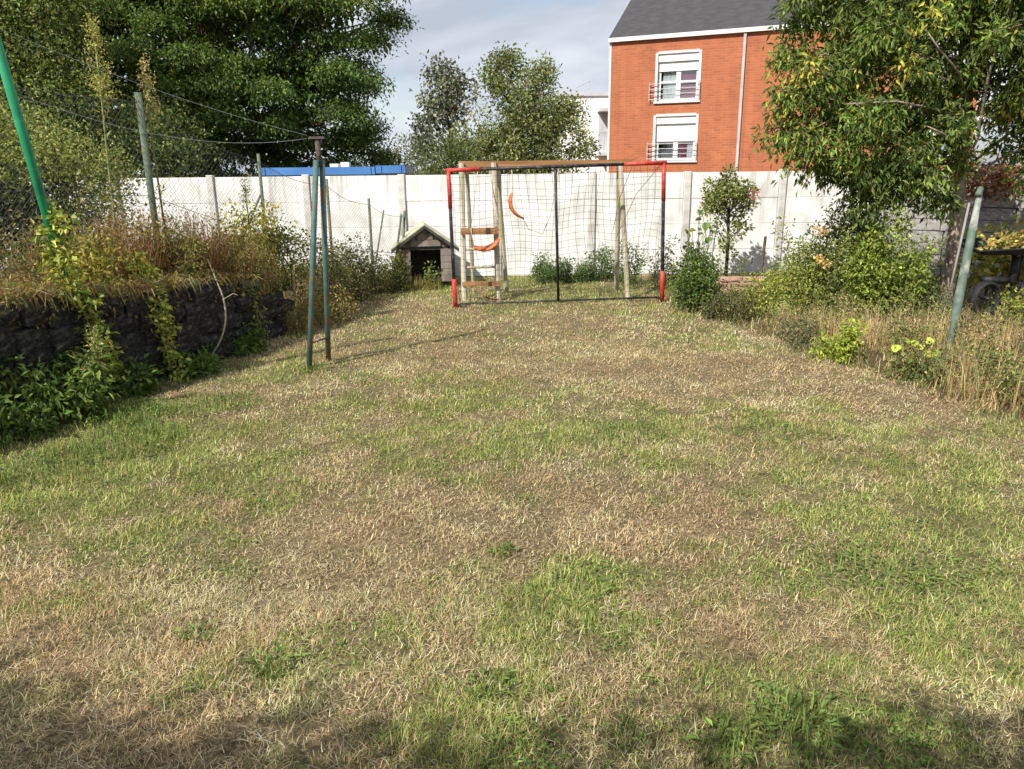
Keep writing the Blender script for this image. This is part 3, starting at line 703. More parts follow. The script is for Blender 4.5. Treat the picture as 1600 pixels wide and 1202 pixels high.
def shed(label, x0, x1, y0, y1, zt):
    root = thing('blue_shed', label, 'shed', ((x0 + x1) / 2, y0, 0), 'blue sheds behind the wall')
    b1 = Buf(); b1.box((x0, y0, -.1), (x1, y1, zt - .16)); b1.build('wall', M['pale_panel'], root)
    b2 = Buf(); b2.box((x0 - .1, y0 - .12, zt - .158), (x1 + .1, y1 + .1, zt)); b2.build('roof', M['blue'], root)
    n = max(1, int((x1 - x0) / .9))
    for k in range(n + 1):
        b3 = Buf(); xx = x0 + (x1 - x0) * k / n; b3.box((xx - .02, y0 - .14, zt - .157), (xx + .02, y0 - .121, zt - .002)); b3.build('seam', M['blue'], root)
    return root
s1 = shed('long blue sheet roof of a shed showing above the white wall', -5.2, -2.96, 17.0, 18.5, 2.07)
for x in (-3.85, -3.62):
    bb = Buf(); bb.box((x, 17.1, 2.071), (x + .18, 17.3, 2.14 + .03 * (x > -3.7))); bb.build('roof_vent', M['pvc'], s1)
shed('short blue shed roof beside the overhanging apple tree', -2.72, -2.3, 16.9, 18.2, 2.09)

# grey block wall on the right
M['block'] = noise_mat('grey_block', (0.28, 0.27, 0.255), (0.45, 0.435, 0.415), 8, 0.95, 0.9, 30, 0.15, c3=(0.22, 0.21, 0.20), s3=4)
M['joint'] = noise_mat('block_joint', (0.10, 0.095, 0.09), (0.17, 0.16, 0.15), 12, 1.0, 0.6)
BM = [stone_mesh('block', 300 + k) for k in range(7)]
for me in BM:
    v = np.zeros(len(me.vertices) * 3, np.float32); me.vertices.foreach_get('co', v); v = v.reshape(-1, 3)
    s = np.sign(np.round(v * 2.4)); v[:] = v * 0.35 + 0.65 * 0.5 * np.clip(v * 3, -1, 1); me.vertices.foreach_set('co', v.ravel()); me.materials.append(M['block'])
bw = thing('block_wall', 'weathered grey block wall behind the peach tree', 'wall', (8, 13.6, 0))
BA = np.array([6.75, 14.75]); BB = np.array([11.6, 11.4]); bd = (BB - BA) / np.linalg.norm(BB - BA); bl = float(np.linalg.norm(BB - BA)); ba = math.atan2(bd[1], bd[0])
cb = Buf(); nn = np.array([bd[1], -bd[0]])
p = [BA + nn * -.02, BB + nn * -.02, BB - nn * .16, BA - nn * .16]
cb.add([[*q, -.1] for q in p] + [[*q, 1.86] for q in p], None, [[4, 5, 6, 7], [0, 1, 5, 4], [1, 2, 6, 5], [2, 3, 7, 6], [3, 0, 4, 7]])
cb.build('joint_core', M['joint'], bw)
rh = 0.21
for rw in range(9):
    u = -R.uniform(0, .3)
    while u < bl:
        ln = R.uniform(.36, .62); uc = u + ln / 2
        if 0 <= uc <= bl and not (rw == 5 and abs(uc - .75) < .2):
            q = BA + bd * uc - nn * .075
            place('block', BM[R.randrange(7)], None, bw, (q[0], q[1], rh * (rw + .5)), 0, (ln * .975, .22 + R.uniform(-.012, .015), rh * R.uniform(.92, .98)), (R.uniform(-.01, .01), R.uniform(-.012, .012), ba))
        u += ln

# ------------------------------------------------------------------ ball goal with net
M['red'] = noise_mat('red_paint', (0.38, 0.025, 0.02), (0.52, 0.05, 0.035), 14, 0.5, 0.1, c3=(0.30, 0.10, 0.065), s3=14)
M['black'] = noise_mat('black_paint', (0.012, 0.012, 0.014), (0.03, 0.03, 0.032), 14, 0.5, 0.1, c3=(0.075, 0.07, 0.065), s3=14)
M['net'] = noise_mat('net_cord', (0.03, 0.037, 0.034), (0.08, 0.09, 0.08), 20, 0.9, 0.0)
GLb = np.array([-0.83, 11.30, 0.0]); GRb = np.array([2.31, 11.66, 0.03])
GLt = np.array([-0.87, 11.30, 1.985]); GRt = np.array([2.24, 11.60, 2.06])
goal = thing('football_goal', 'red and black tube goal with a sagging net at the end of the lawn', 'goal', (0.7, 11.5, 0))
def seg(name, a, b, r, mat, parent, n=10):
    bb = Buf(); bb.tube(np.linspace(a, b, 3), r, n); return bb.build(name, mat, parent, True)
def lerp(a, b, t): return np.asarray(a) + (np.asarray(b) - np.asarray(a)) * t
for (a, b) in ((GLb, GLt), (GRb, GRt)):
    p = seg('post', lerp(a, b, -.01), lerp(a, b, 1), .026, M['black'], goal)
    seg('red_sleeve', lerp(a, b, 0.0), lerp(a, b, .225), .034, M['red'], p); seg('red_sleeve', lerp(a, b, .735), lerp(a, b, 1.0), .031, M['red'], p)
p = seg('crossbar', GLt, GRt, .025, M['black'], goal)
seg('red_sleeve', lerp(GLt, GRt, -.012), lerp(GLt, GRt, .145), .030, M['red'], p); seg('red_sleeve', lerp(GLt, GRt, .81), lerp(GLt, GRt, 1.012), .030, M['red'], p)
back = np.array([0.02, 0.34, 0])
GLg = GLb + back + [.06, 0, .015]; GRg = GRb + back + [-.06, -.1, .015]
seg('ground_bar', GLg, GRg, .015, M['black'], goal, 8)
seg('ground_stay', GLb + [0, 0, .04], GLg, .02, M['black'], goal, 8); seg('ground_stay', GRb + [0, 0, .04], GRg, .02, M['black'], goal, 8)
seg('centre_pole', lerp(GLt, GRt, .49) - [0, 0, .03], lerp(GLg, GRg, .49), .021, M['black'], goal, 8)
nb = Buf()
nu, nv = 30, 20
def netpt(u, v):
    """u along the goal, v down from the crossbar to the ground bar; the cords sag and bunch a little"""
    t = lerp(GLt, GRt, u); g = lerp(GLg, GRg, u)
    bulge = math.sin(v * PI) * (.10 + .16 * math.sin(u * PI)) + .04 * math.sin(u * 9 + v * 5)
    s = .03 * math.sin(v * 7 + u * 13) + .02 * math.sin(u * 31)
    q = lerp(t, g, v) + np.array([s, bulge, -.03 * math.sin(v * PI) * math.sin(u * 17)])
    if u > .78: q = q + np.array([.0, .05, .05 * math.sin(v * PI)]) * math.sin((u - .78) * 14)
    return q
for i_ in range(nu + 1):
    u = i_ / nu; nb.tube([netpt(u, v) for v in np.linspace(0, 1, 13)], 0.0024, 3, cap=False)
for j_ in range(1, nv + 1):
    v = j_ / nv; nb.tube([netpt(u, v) for u in np.linspace(0, 1, 25)], 0.0024, 3, cap=False)
for (fp, u0) in (((GLb, GLt), 0), ((GRb, GRt), 1)):           # side nets between post and back edge
    for v in np.linspace(.06, 1, 18): nb.tube([lerp(fp[1], fp[0], v), netpt(u0, v) + [0, .02, 0]], 0.0024, 3, cap=False)
    for s in (.33, .66): nb.tube([lerp(lerp(fp[1], fp[0], v), netpt(u0, v), s) for v in np.linspace(.03, 1, 9)], 0.0024, 3, cap=False)
nb.tube([GRt - [.05, 0, .03], GRt + [-.35, .25, -.45], GRt + [-.62, .35, -1.1]], .004, 4); nb.tube([GRt - [.45, -.05, .04], GRt + [-.6, .2, -.5], GRt + [-.68, .3, -1.0]], .004, 4)
nb.build('net', M['net'], goal, False, 'stuff')

# ------------------------------------------------------------------ wooden swing frame with ladder, two orange swings
M['oldwood'] = noise_mat('weathered_wood', (0.36, 0.31, 0.23), (0.56, 0.51, 0.41), 9, 0.85, 0.4, 40, 0.2, stretch=(1, 1, .12), c3=(0.34, 0.33, 0.18), s3=4)
M['beamwood'] = noise_mat('brown_beam_wood', (0.22, 0.11, 0.045), (0.36, 0.20, 0.09), 8, 0.75, 0.3, 40, 0.2, stretch=(.12, 1, 1))
M['orange'] = noise_mat('orange_plastic', (0.52, 0.12, 0.03), (0.66, 0.19, 0.06), 8, 0.5, 0.05)
M['rope'] = noise_mat('swing_rope', (0.42, 0.38, 0.30), (0.6, 0.55, 0.45), 30, 0.9, 0.2)
swing = thing('garden_swing', 'weathered timber swing frame with ladder end behind the goal', 'swing frame', (0.6, 12.3, 0))
def post(name, a, b, w, mat, parent):
    """squared timber from a to b with its arrises taken off"""
    bb = Buf(); bb.tube([a, lerp(a, b, .5), b], [w * .72] * 3, 8); return bb.build(name, mat, parent)
T0 = 2.07
post('post', (-.74, 12.02, -.02), (-.73, 12.1, 2.09), .058, M['oldwood'], swing)
post('post', (-.20, 12.08, -.02), (-.24, 12.12, 2.09), .06, M['oldwood'], swing)
post('post', (-.62, 12.8, -.02), (-.66, 12.2, 2.0), .045, M['oldwood'], swing)
post('post', (-.07, 12.75, -.02), (-.19, 12.22, 2.0), .05, M['oldwood'], swing)
post('post', (1.83, 11.93, -.02), (1.68, 12.14, 2.07), .055, M['oldwood'], swing)
post('post', (1.79, 13.0, -.02), (1.68, 12.24, 2.07), .055, M['oldwood'], swing)
bb = Buf(); bb.box((-.78, 12.13, 2.03), (1.9, 12.19, 2.115)); bb.build('beam', M['beamwood'], swing)
for (z, r, m_) in ((1.08, .05, 'beamwood'), (.80, .022, 'oldwood'), (.52, .022, 'oldwood'), (.27, .035, 'beamwood')):
    bb = Buf()
    if r > .03: bb.box((-.76, 11.97, z - r), (-.17, 12.01, z + r))
    else: bb.tube([[-.75, 12.06, z], [-.2, 12.1, z]], r, 8)
    bb.build('rung', M[m_], swing)
bb = Buf(); bb.tube([[-.66, 12.02, .26], [-.36, 11.9, .06]], .016, 6); bb.tube([[-.36, 11.9, .06], [-.2, 11.98, .02]], .016, 6); bb.build('brace', M['beamwood'], swing)
def swing_seat(label, mid, ax, width, sag, roll, hang, kind):
    """curved belt seat: a bent slab with rounded ends, its two ropes"""
    mid = np.asarray(mid, float); ax = unit(np.asarray(ax, float)); up = unit(np.asarray(roll, float)); sd = np.cross(ax, up)
    root = thing('hanging_swing', label, 'swing', mid, 'orange swings on the frame')
    sb = Buf(); n = 13; ringv = []
    for k in range(n):
        t = k / (n - 1) * 2 - 1
        c = mid + ax * t * .21 + up * (t * t - .5) * sag
        w = width * (1 - .75 * max(0, abs(t) - .62) ** 1.3 * 2.2); th = .016
        ringv += [c - sd * w + up * th, c + sd * w + up * th, c + sd * w - up * th, c - sd * w - up * th]
    q = []
    for k in range(n - 1):
        for j in range(4): q.append([k * 4 + j, k * 4 + (j + 1) % 4, k * 4 + 4 + (j + 1) % 4, k * 4 + 4 + j])
    q += [[0, 3, 2, 1], [n * 4 - 4, n * 4 - 3, n * 4 - 2, n * 4 - 1]]
    sb.add(ringv, None, q); sb.build('seat', M['orange'], root, True)
    for s, pts in zip((-1, 1), hang):
        rb = Buf(); e = mid + ax * s * .2 + up * .5 * sag
        rb.tube([e] + [np.asarray(p_, float) for p_ in pts], .007, 5); rb.build('rope', M['rope'], root, True)
    return root
swing_seat('orange swing seat hanging twisted on edge in the middle of the net', (.07, 12.05, 1.43), (.45, .1, -1), .06, .10, (.9, .25, .45),
           [[(.04, 12.1, 1.8), (.03, 12.16, 2.0)], [(.28, 12.05, 1.1), (.5, 12.1, 1.02), (.62, 12.14, 1.3), (.75, 12.16, 2.0)]], 0)
swing_seat('orange swing seat caught on the ladder rungs of the swing frame', (-.36, 11.92, .87), (1, .1, .3), .07, .10, (-.2, -.35, 1),
           [[(-.6, 11.95, 1.1), (-.5, 12.1, 1.9), (-.48, 12.16, 2.0)], [(-.17, 11.96, 1.1), (-.3, 12.1, 1.9), (-.3, 12.16, 2.0)]], 1)

# ------------------------------------------------------------------ wooden dog house
M['roofmoss'] = noise_mat('mossy_roof', (0.38, 0.37, 0.27), (0.54, 0.53, 0.41), 7, 0.9, 0.6, 30, 0.2, c3=(0.25, 0.26, 0.13), s3=6)
M['greyplank'] = noise_mat('grey_plank', (0.15, 0.125, 0.105), (0.29, 0.25, 0.22), 9, 0.9, 0.4, 40, 0.15, stretch=(1, 1, .2))
M['fascia_shade'] = noise_mat('dark_fascia_inner_shade', (0.04, 0.04, 0.035), (0.08, 0.075, 0.06), 9, 0.9, 0.3)  # the fascia's own dark tone; also paints shade on the inside boards
dh_c = np.array([-1.56, 14.0, 0]); da = math.radians(9)
def dhf(v):
    v = np.asarray(v, float); c, s = math.cos(da), math.sin(da)
    return np.column_stack([v[:, 0] * c - v[:, 1] * s, v[:, 0] * s + v[:, 1] * c, v[:, 2]]) + dh_c
dog = thing('dog_house', 'small wooden dog house with mossy gable roof and dark doorway', 'dog house', dh_c)
def dbox(name, lo, hi, mat, parent=dog):
    b_ = Buf(); b_.box(lo, hi, M=dhf); return b_.build(name, mat, parent)
HW, HD, EZ, RZd = .46, .38, .66, 1.06
rd = (RZd - EZ) / (HW + .12)
for s in (-1, 1):
    b_ = Buf(); e = s * (HW + .13); z0 = EZ - .01; z1 = RZd; y0 = -HD - .1; y1 = HD + .05; th = .035
    v = dhf([[0, y0, z1], [e, y0, z0], [e, y1, z0], [0, y1, z1], [0, y0, z1 + th], [e, y0, z0 + th], [e, y1, z0 + th], [0, y1, z1 + th]])
    f = [[0, 1, 2, 3], [7, 6, 5, 4], [0, 4, 5, 1], [1, 5, 6, 2], [2, 6, 7, 3]]
    b_.add(v, None, f if s < 0 else [q[::-1] for q in f]); rp = b_.build('roof', M['roofmoss'], dog)
    b_ = Buf(); v = dhf([[0, y0 - .02, z1 - .04], [e, y0 - .02, z0 - .05], [e, y0 - .02, z0 + .012], [0, y0 - .02, z1 + .012], [0, y0 + .01, z1 - .04], [e, y0 + .01, z0 - .05], [e, y0 + .01, z0 + .012], [0, y0 + .01, z1 + .012]])
    b_.add(v, None, [[0, 1, 2, 3], [3, 2, 6, 7], [0, 4, 5, 1], [1, 5, 6, 2]]); b_.build('fascia', M['fascia_shade'], rp)
    dbox('side_wall', (s * HW - .02, -HD, .06), (s * HW + .02, HD, EZ + .02), M['greyplank'])
dbox('back_wall', (-HW + .02, HD - .03, .06), (HW - .02, HD, EZ + .02), M['fascia_shade'])  # back wall, floor and ceiling coloured dark to paint in the doorway's shade
dbox('floor', (-HW + .02, -HD, .06), (HW - .02, HD - .03, .10), M['fascia_shade'])
dbox('ceiling_board', (-HW + .02, -HD + .02, EZ - .02), (HW - .02, HD - .03, EZ + .015), M['fascia_shade'])
b_ = Buf(); v = dhf([[-HW, -HD + .01, EZ + .03], [HW, -HD + .01, EZ + .03], [0, -HD + .01, RZd - .02]]); b_.add(v, [[0, 1, 2]])
b_.build('gable', M['greyplank'], dog)
for k in range(3):
    z = EZ + .045 + k * .115; hw = max(.05, (RZd - z - .12) / (RZd - EZ) * HW)
    dbox('gable_board', (-hw, -HD - .02, z), (hw, -HD + .004, z + .105), M['greyplank'])
for k in range(5):
    z = .08 + k * .116; dbox('front_board', (.27, -HD - .02 - .004 * (k % 2), z), (HW + .015, -HD + .012, z + .11), M['greyplank'])
    dbox('front_board', (-HW - .015, -HD - .02 - .004 * (k % 2), z), (-.26, -HD + .012, z + .11), M['oldwood'] if k == 0 else M['greyplank'])

# ------------------------------------------------------------------ clothes line: A-frame post, leaning pole, wires
M['greenpaint'] = noise_mat('faded_green_paint', (0.05, 0.10, 0.09), (0.085, 0.15, 0.135), 12, 0.55, 0.15, 60, 0.3, c3=(0.17, 0.10, 0.06), s3=7)
M['rust'] = noise_mat('rusty_steel', (0.075, 0.055, 0.05), (0.135, 0.095, 0.085), 18, 0.9, 0.4, 60, 0.2)
M['brightgreen'] = noise_mat('bright_green_paint', (0.012, 0.235, 0.10), (0.025, 0.30, 0.14), 10, 0.35, 0.05, 60, 0.4, c3=(0.01, 0.15, 0.07), s3=5)
M['wire'] = noise_mat('steel_wire', (0.22, 0.23, 0.24), (0.34, 0.35, 0.36), 20, 0.5, 0.0, metallic=0.4)
cp = thing('clothesline_post', 'two-legged faded green clothesline post with rusty top bar on the lawn', 'post', (-2.05, 7.9, 0))
TOPP = np.array([-1.86, 7.8, 2.30])
seg('leg', (-2.12, 7.77, -.03), TOPP + [-.025, 0, -.2], .028, M['greenpaint'], cp); seg('leg', (-1.99, 8.10, -.03), TOPP + [.02, .05, -.2], .028, M['greenpaint'], cp)
seg('neck', TOPP + [0, .02, -.26], TOPP, .026, M['rust'], cp)
bb = Buf(); bb.box(TOPP + [-.07, -.035, -.005], TOPP + [.07, .045, .018]); bb.build('top_bar', M['rust'], cp)
seg('cross_tie', lerp((-2.12, 7.77, 0), TOPP, .12), lerp((-1.99, 8.10, 0), TOPP, .12), .009, M['rust'], cp, 6)
lp = thing('leaning_pole', 'bright green steel pole leaning up out of the bank', 'post', (-3.87, 6.65, 0.9))
LPT = np.array([-3.90, 6.22, 3.62])
seg('shaft', (-3.865, 6.72, .85), LPT, .036, M['brightgreen'], lp, 12)
seg('top_cap', LPT - [0, 0, .01], LPT + [0, 0, .04], .045, M['rust'], lp, 10)
for sg, zb, lab in ((.06, 3.08, 'taut upper wire of the clothesline against the dark tree'), (.17, 2.62, 'slack lower wire of the clothesline against the dark tree')):
    a = TOPP + [-.1, 0, .03 if sg < .1 else .0]; b = lerp((-3.865, 6.72, .85), LPT, (zb - .85) / (3.62 - .85))
    bb = Buf(); bb.tube([lerp(a, b, t_) - np.array([0, 0, sg * 4 * t_ * (1 - t_)]) for t_ in np.linspace(0, 1, 18)], .002, 4)
    o = bb.build('clothesline_wire', M['wire']); tag(o, lab, 'wire', 'clothesline wires')

# ------------------------------------------------------------------ chain-link fence on the bank
M['fencepost'] = noise_mat('green_grey_post', (0.075, 0.105, 0.075), (0.14, 0.17, 0.12), 14, 0.7, 0.2, 60, 0.3, c3=(0.20, 0.15, 0.10), s3=6)
M['chain'] = noise_mat('dull_fence_wire', (0.035, 0.045, 0.04), (0.075, 0.085, 0.08), 20, 0.7, 0.0)
FP = [(-4.75, 5.9, 3.0), (-3.85, 8.5, 2.80), (-3.29, 10.5, 2.22), (-2.72, 11.8, 1.88), (-2.29, 12.8, 1.56), (-1.97, 13.7, 1.31)]
fence = thing('chain_link_fence', 'sagging chain-link fence on the bank with weathered green posts', 'fence', (-3.3, 10, .5))
tops = []
for k, (x, y, zt) in enumerate(FP):
    zb = float(bank_z(x, y)) - .1
    lean = np.array([.0, 0, 0]) if k != 5 else np.array([.12, .1, 0])
    r = .037 if k == 1 else .022
    seg('post', np.array([x, y, zb]), np.array([x, y, zt]) + lean, r, M['fencepost'], fence, 8)
    tops.append((np.array([x, y, zb + .08]), np.array([x, y, zt - .08]) + lean))
seg('stay', (-2.05, 13.3, .1), (-1.9, 13.72, 1.25), .018, M['fencepost'], fence, 6)
seg('stay', (-2.35, 12.95, .1), (-2.12, 13.2, 1.35), .014, M['fencepost'], fence, 6)
seg('stay', (-3.6, 9.9, .8), (-3.31, 10.5, 1.7), .014, M['fencepost'], fence, 6)
for (a0, a1), (b0, b1) in zip(tops[:-1], tops[1:]):
    ln = np.linalg.norm((b0 - a0)[:2]); hgt = .5 * ((a1 - a0)[2] + (b1 - b0)[2]); sp = .062
    def fpt(u, v):                                            # u metres along, v metres up: sags between the posts
        t_ = u / ln; f = v / hgt
        p_ = lerp(lerp(a0, b0, t_), lerp(a1, b1, t_), f)
        return p_ + np.array([.03 * math.sin(t_ * PI) * math.sin(f * 5), 0, -.07 * math.sin(t_ * PI) * f])
    mb = Buf()
    for sgn in (1, -1):
        u = -hgt
        while u < ln + hgt:
            v0, v1 = 0.0, hgt
            if sgn > 0: lo_, hi_ = max(0, -u), min(hgt, ln - u)
            else: lo_, hi_ = max(0, u - ln), min(hgt, u)
            if hi_ - lo_ > .05: mb.tube([fpt(u + sgn * v, v) for v in (lo_, (lo_ * 2 + hi_) / 3, (lo_ + hi_ * 2) / 3, hi_)], .0013, 3, cap=False)
            u += sp
    for f in (.02, .5, .99): mb.tube([fpt(t_ * ln, f * hgt) for t_ in np.linspace(0, 1, 7)], .003, 4, cap=False)
    mb.build('wire_mesh', M['chain'], fence, False, 'stuff')

# ------------------------------------------------------------------ things in the bed on the right
M['palepost'] = noise_mat('pale_green_post', (0.085, 0.13, 0.10), (0.15, 0.195, 0.155), 10, 0.7, 0.2, 50, 0.3, c3=(0.36, 0.36, 0.33), s3=5)
M['bleached'] = noise_mat('bleached_wood', (0.20, 0.19, 0.165), (0.32, 0.30, 0.27), 14, 0.9, 0.3, stretch=(1, 1, .2))
rp_ = thing('leaning_post', 'thick faded green post leaning beside the peach tree trunk', 'post', (4.41, 7.57, 0))
bb = Buf(); a, b = np.array([4.40, 7.55, -.05]), np.array([4.70, 7.9, 1.72])
bb.tube([a, lerp(a, b, .3), lerp(a, b, .33), lerp(a, b, .75), b], [.03, .033, .045, .04, .026], 10); bb.build('shaft', M['palepost'], rp_, True)
bb = Buf(); bb.tube([(4.44, 7.72, .80), (4.62, 7.92, 1.62)], .012, 7); bb.build('batten', M['bleached'], rp_, True)
bb = Buf(); bb.tube([(4.66, 7.86, 1.70), (4.72, 7.93, 1.76)], .03, 8); bb.build('top_cap', M['palepost'], rp_, True)
M['stakewood'] = noise_mat('brown_stake', (0.07, 0.05, 0.04), (0.15, 0.11, 0.09), 16, 0.9, 0.3)
for (x, y, h, lab) in ((4.0, 12.3, .92, 'thick dark brown stake standing beside the low brick edging'), (3.03, 12.6, .80, 'thin brown stake among big leaves by the goal post')):
    o = thing('garden_stake', lab, 'stake', (x, y, 0), 'stakes in the flower bed')
    bb = Buf(); bb.tube([(x, y, -.1), (x + .01, y, h * .6), (x + .03, y, h)], [.026, .025, .022], 6); bb.build('shaft', M['stakewood'], o)
    bb = Buf(); bb.tube([(x + .03, y, h), (x + .03, y, h + .015)], [.022, .008], 6); bb.build('tip', M['stakewood'], o)
M['pinkbrick'] = noise_mat('pink_brick', (0.36, 0.19, 0.14), (0.52, 0.32, 0.26), 9, 0.9, 0.4, c3=(0.46, 0.40, 0.35), s3=6)
edge = thing('brick_edging', 'short row of pale pink bricks edging the bed beside the stake', 'edging', (3.7, 12.3, 0))
for k in range(4):
    place('brick', stone_mesh('brick', 400 + k), M['pinkbrick'], edge, (3.42 + k * .175, 12.25 - k * .01, .27), R.uniform(-.05, .05), (.17, .11, .07))
    place('brick', stone_mesh('brick', 410 + k), M['pinkbrick'], edge, (3.36 + k * .19, 12.27 - k * .01, .19), R.uniform(-.05, .05), (.18, .11, .07))
    place('brick', stone_mesh('brick', 420 + k), M['pinkbrick'], edge, (3.42 + k * .18, 12.27, .10), R.uniform(-.05, .05), (.18, .12, .09))
# black handcart
M['blackiron'] = noise_mat('black_iron', (0.010, 0.010, 0.012), (0.03, 0.03, 0.032), 20, 0.5, 0.3)
M['tyre'] = noise_mat('rubber_tyre', (0.012, 0.012, 0.013), (0.028, 0.028, 0.028), 30, 0.7, 0.2)
ct = thing('handcart', 'old black iron handcart with one wheel and a leaf-strewn tray', 'handcart', (6.7, 10.4, 0))
def ring(name, c, ax, R0, r0, mat, parent, n=24, k=8, sq=1.0):
    c = np.asarray(c, float); ax = unit(np.asarray(ax, float)); e1 = unit(np.cross(ax, [0, 0, 1.0])); e2 = np.cross(ax, e1); v = []; q = []
    for i_ in range(n):
        t_ = i_ / n * 2 * PI; rad = e1 * math.cos(t_) + e2 * math.sin(t_)
        for j_ in range(k):
            p_ = j_ / k * 2 * PI; v.append(c + rad * (R0 + r0 * math.cos(p_)) + ax * r0 * sq * math.sin(p_))
            q.append([i_ * k + j_, i_ * k + (j_ + 1) % k, ((i_ + 1) % n) * k + (j_ + 1) % k, ((i_ + 1) % n) * k + j_])
    b_ = Buf(); b_.add(v, None, q); return b_.build(name, mat, parent, True)
WC = np.array([6.40, 10.28, .25]); WA = np.array([.28, -.96, 0])
wl = ring('wheel', WC, WA, .205, .03, M['tyre'], ct, sq=2.2)
ring('rim', WC, WA, .17, .012, M['blackiron'], wl, sq=2.5)
for k in range(4):
    t_ = k * PI / 2 + .3; e1 = unit(np.cross(WA, [0, 0, 1.])); d_ = e1 * math.cos(t_) + np.array([0, 0, 1.]) * math.sin(t_)
    seg('spoke', WC + unit(WA) * .03, WC + d_ * .165, .006, M['blackiron'], wl, 5)
seg('hub', WC - unit(WA) * .05, WC + unit(WA) * .07, .03, M['blackiron'], wl, 8)
for (a, b, r) in (((6.35, 10.3, .50), (6.80, 10.42, .47), .045), ((6.42, 10.3, .25), (6.42, 10.33, .5), .02), ((6.80, 10.40, .42), (6.84, 10.45, .86), .055), ((6.93, 10.5, .45), (6.95, 10.5, .86), .03), ((6.78, 10.42, .42), (6.85, 10.42, .33), .035), ((6.6, 10.2, .02), (7.0, 10.5, .45), .016), ((7.0, 10.3, .0), (7.0, 10.5, .45), .02), ((6.62, 10.0, .10), (7.1, 10.1, .12), .018)):
    seg('frame_bar', a, b, r, M['blackiron'], ct, 8)
bb = Buf(); v = np.array([[6.2, 10.15, .84], [7.3, 10.15, .84], [7.3, 10.85, .90], [6.3, 10.85, .88], [6.12, 10.08, .90], [7.38, 10.08, .96], [7.38, 10.92, 1.02], [6.25, 10.92, .97]])
bb.add(v, None, [[0, 3, 2, 1], [0, 1, 5, 4], [1, 2, 6, 5], [2, 3, 7, 6], [3, 0, 4, 7], [0, 1, 2, 3]]); bb.build('tray', M['blackiron'], ct)
bb = Buf(); bb.tube([[6.12, 10.08, .90], [7.38, 10.08, .96], [7.38, 10.92, 1.02], [6.25, 10.92, .97], [6.12, 10.08, .90]], .014, 6); bb.build('tray_rim', M['blackiron'], ct)

# ------------------------------------------------------------------ trees behind the wall
AC = [(0.095, 0.155, 0.035), (0.065, 0.115, 0.03), (0.135, 0.195, 0.04), (0.05, 0.085, 0.027), (0.19, 0.23, 0.05)]
ACE = [((-8.5, 20.8, 7.0), (4.4, 2.4, 3.0)), ((-5.5, 20.6, 5.9), (2.4, 1.7, 1.5)), ((-4.5, 21.0, 7.6), (2.1, 1.5, 1.9)), ((-5.1, 20.0, 3.9), (1.8, 1.2, .95)), ((-8.0, 19.8, 3.9), (3.0, 1.5, 1.3)), ((-12.0, 20.2, 5.2), (3.2, 2.2, 2.6)), ((-4.0, 20.8, 2.9), (.8, .8, .75)), ((-13, 20, 8.4), (3.0, 2.0, 2.0)), ((-7.0, 20.8, 9.6), (2.6, 2.0, 1.5)), ((-6.5, 21.5, 2.6), (2.4, 1.0, .8)), ((-10.5, 21, 2.8), (3.0, 1.0, 1.0))]
def spray_lobes(E, tries, gap, r, k, inside=.72, ymax=.35):
    """layered sprays standing proud of a crown of ellipsoids, spaced so that gaps stay between them"""
    s = []
    for (c, q_) in E:
        for n_ in range(tries):
            v = unit(rng.normal(0, 1, 3)); q = np.asarray(c) + v * np.asarray(q_) * rng.uniform(.92, 1.14)
            if v[1] > ymax: continue
            if any((((q - np.asarray(c2)) / np.asarray(r2)) ** 2).sum() < inside for (c2, r2) in E if c2 != c): continue
            if any(np.linalg.norm((q - np.asarray(s_[0])) * [1, .8, 1.4]) < gap for s_ in s): continue
            f = rng.uniform(.7, 1.3); s.append((tuple(q), (r[0] * f, r[1] * f, r[2]), k))
    return s
sprays = spray_lobes(ACE, 260, .92, (.62, .5, .22), 14)
tree('acacia_tree', 'huge dark green acacia tree filling the sky behind the fence', (-8.4, 22.5, 0), (-8.0, 22.3, 6.5), .36, sprays,
     AC, 95, (.20, .20, .09), .10, .05, [4, 4, 3, 3, 1], hang=.35, upness=.72, jit=.2, cjit=.2, twig=.018, shell=.2, umbrella=.5, limb=.1, core=(150, .19, .12), core_lobes=ACE, accent=([(0.24, 0.27, 0.055), (0.19, 0.235, 0.05)], .05))
APL = [(0.145, 0.18, 0.06), (0.185, 0.215, 0.07), (0.095, 0.125, 0.045), (0.25, 0.255, 0.085), (0.22, 0.23, 0.14)]
tree('apple_tree', 'loose olive green apple tree rising behind the white wall', (0.35, 18.4, 0), (.25, 18.3, 3.4), .13,
     [((.25, 18.2, 2.75), (1.25, .8, .75), 90), ((.2, 18.3, 3.65), (.85, .6, .6), 46), ((.95, 18.2, 3.0), (.7, .6, .6), 40), ((-.75, 18.2, 2.45), (.6, .6, .5), 34), ((.35, 17.9, 2.1), (1.3, .5, .4), 50), ((.0, 18.3, 4.35), (.3, .3, .25), 9), ((-.35, 18.3, 4.0), (.3, .3, .35), 9), ((.75, 18.3, 4.05), (.35, .3, .2), 8), ((1.6, 18.2, 2.35), (.35, .4, .4), 12), ((1.45, 18.2, 3.35), (.3, .3, .12), 5)],
     APL, 66, (.12, .12, .11), .08, .048, core=(130, .09, .055), upness=.45, jit=.28, twig=.006, shell=.2, limb=.22)
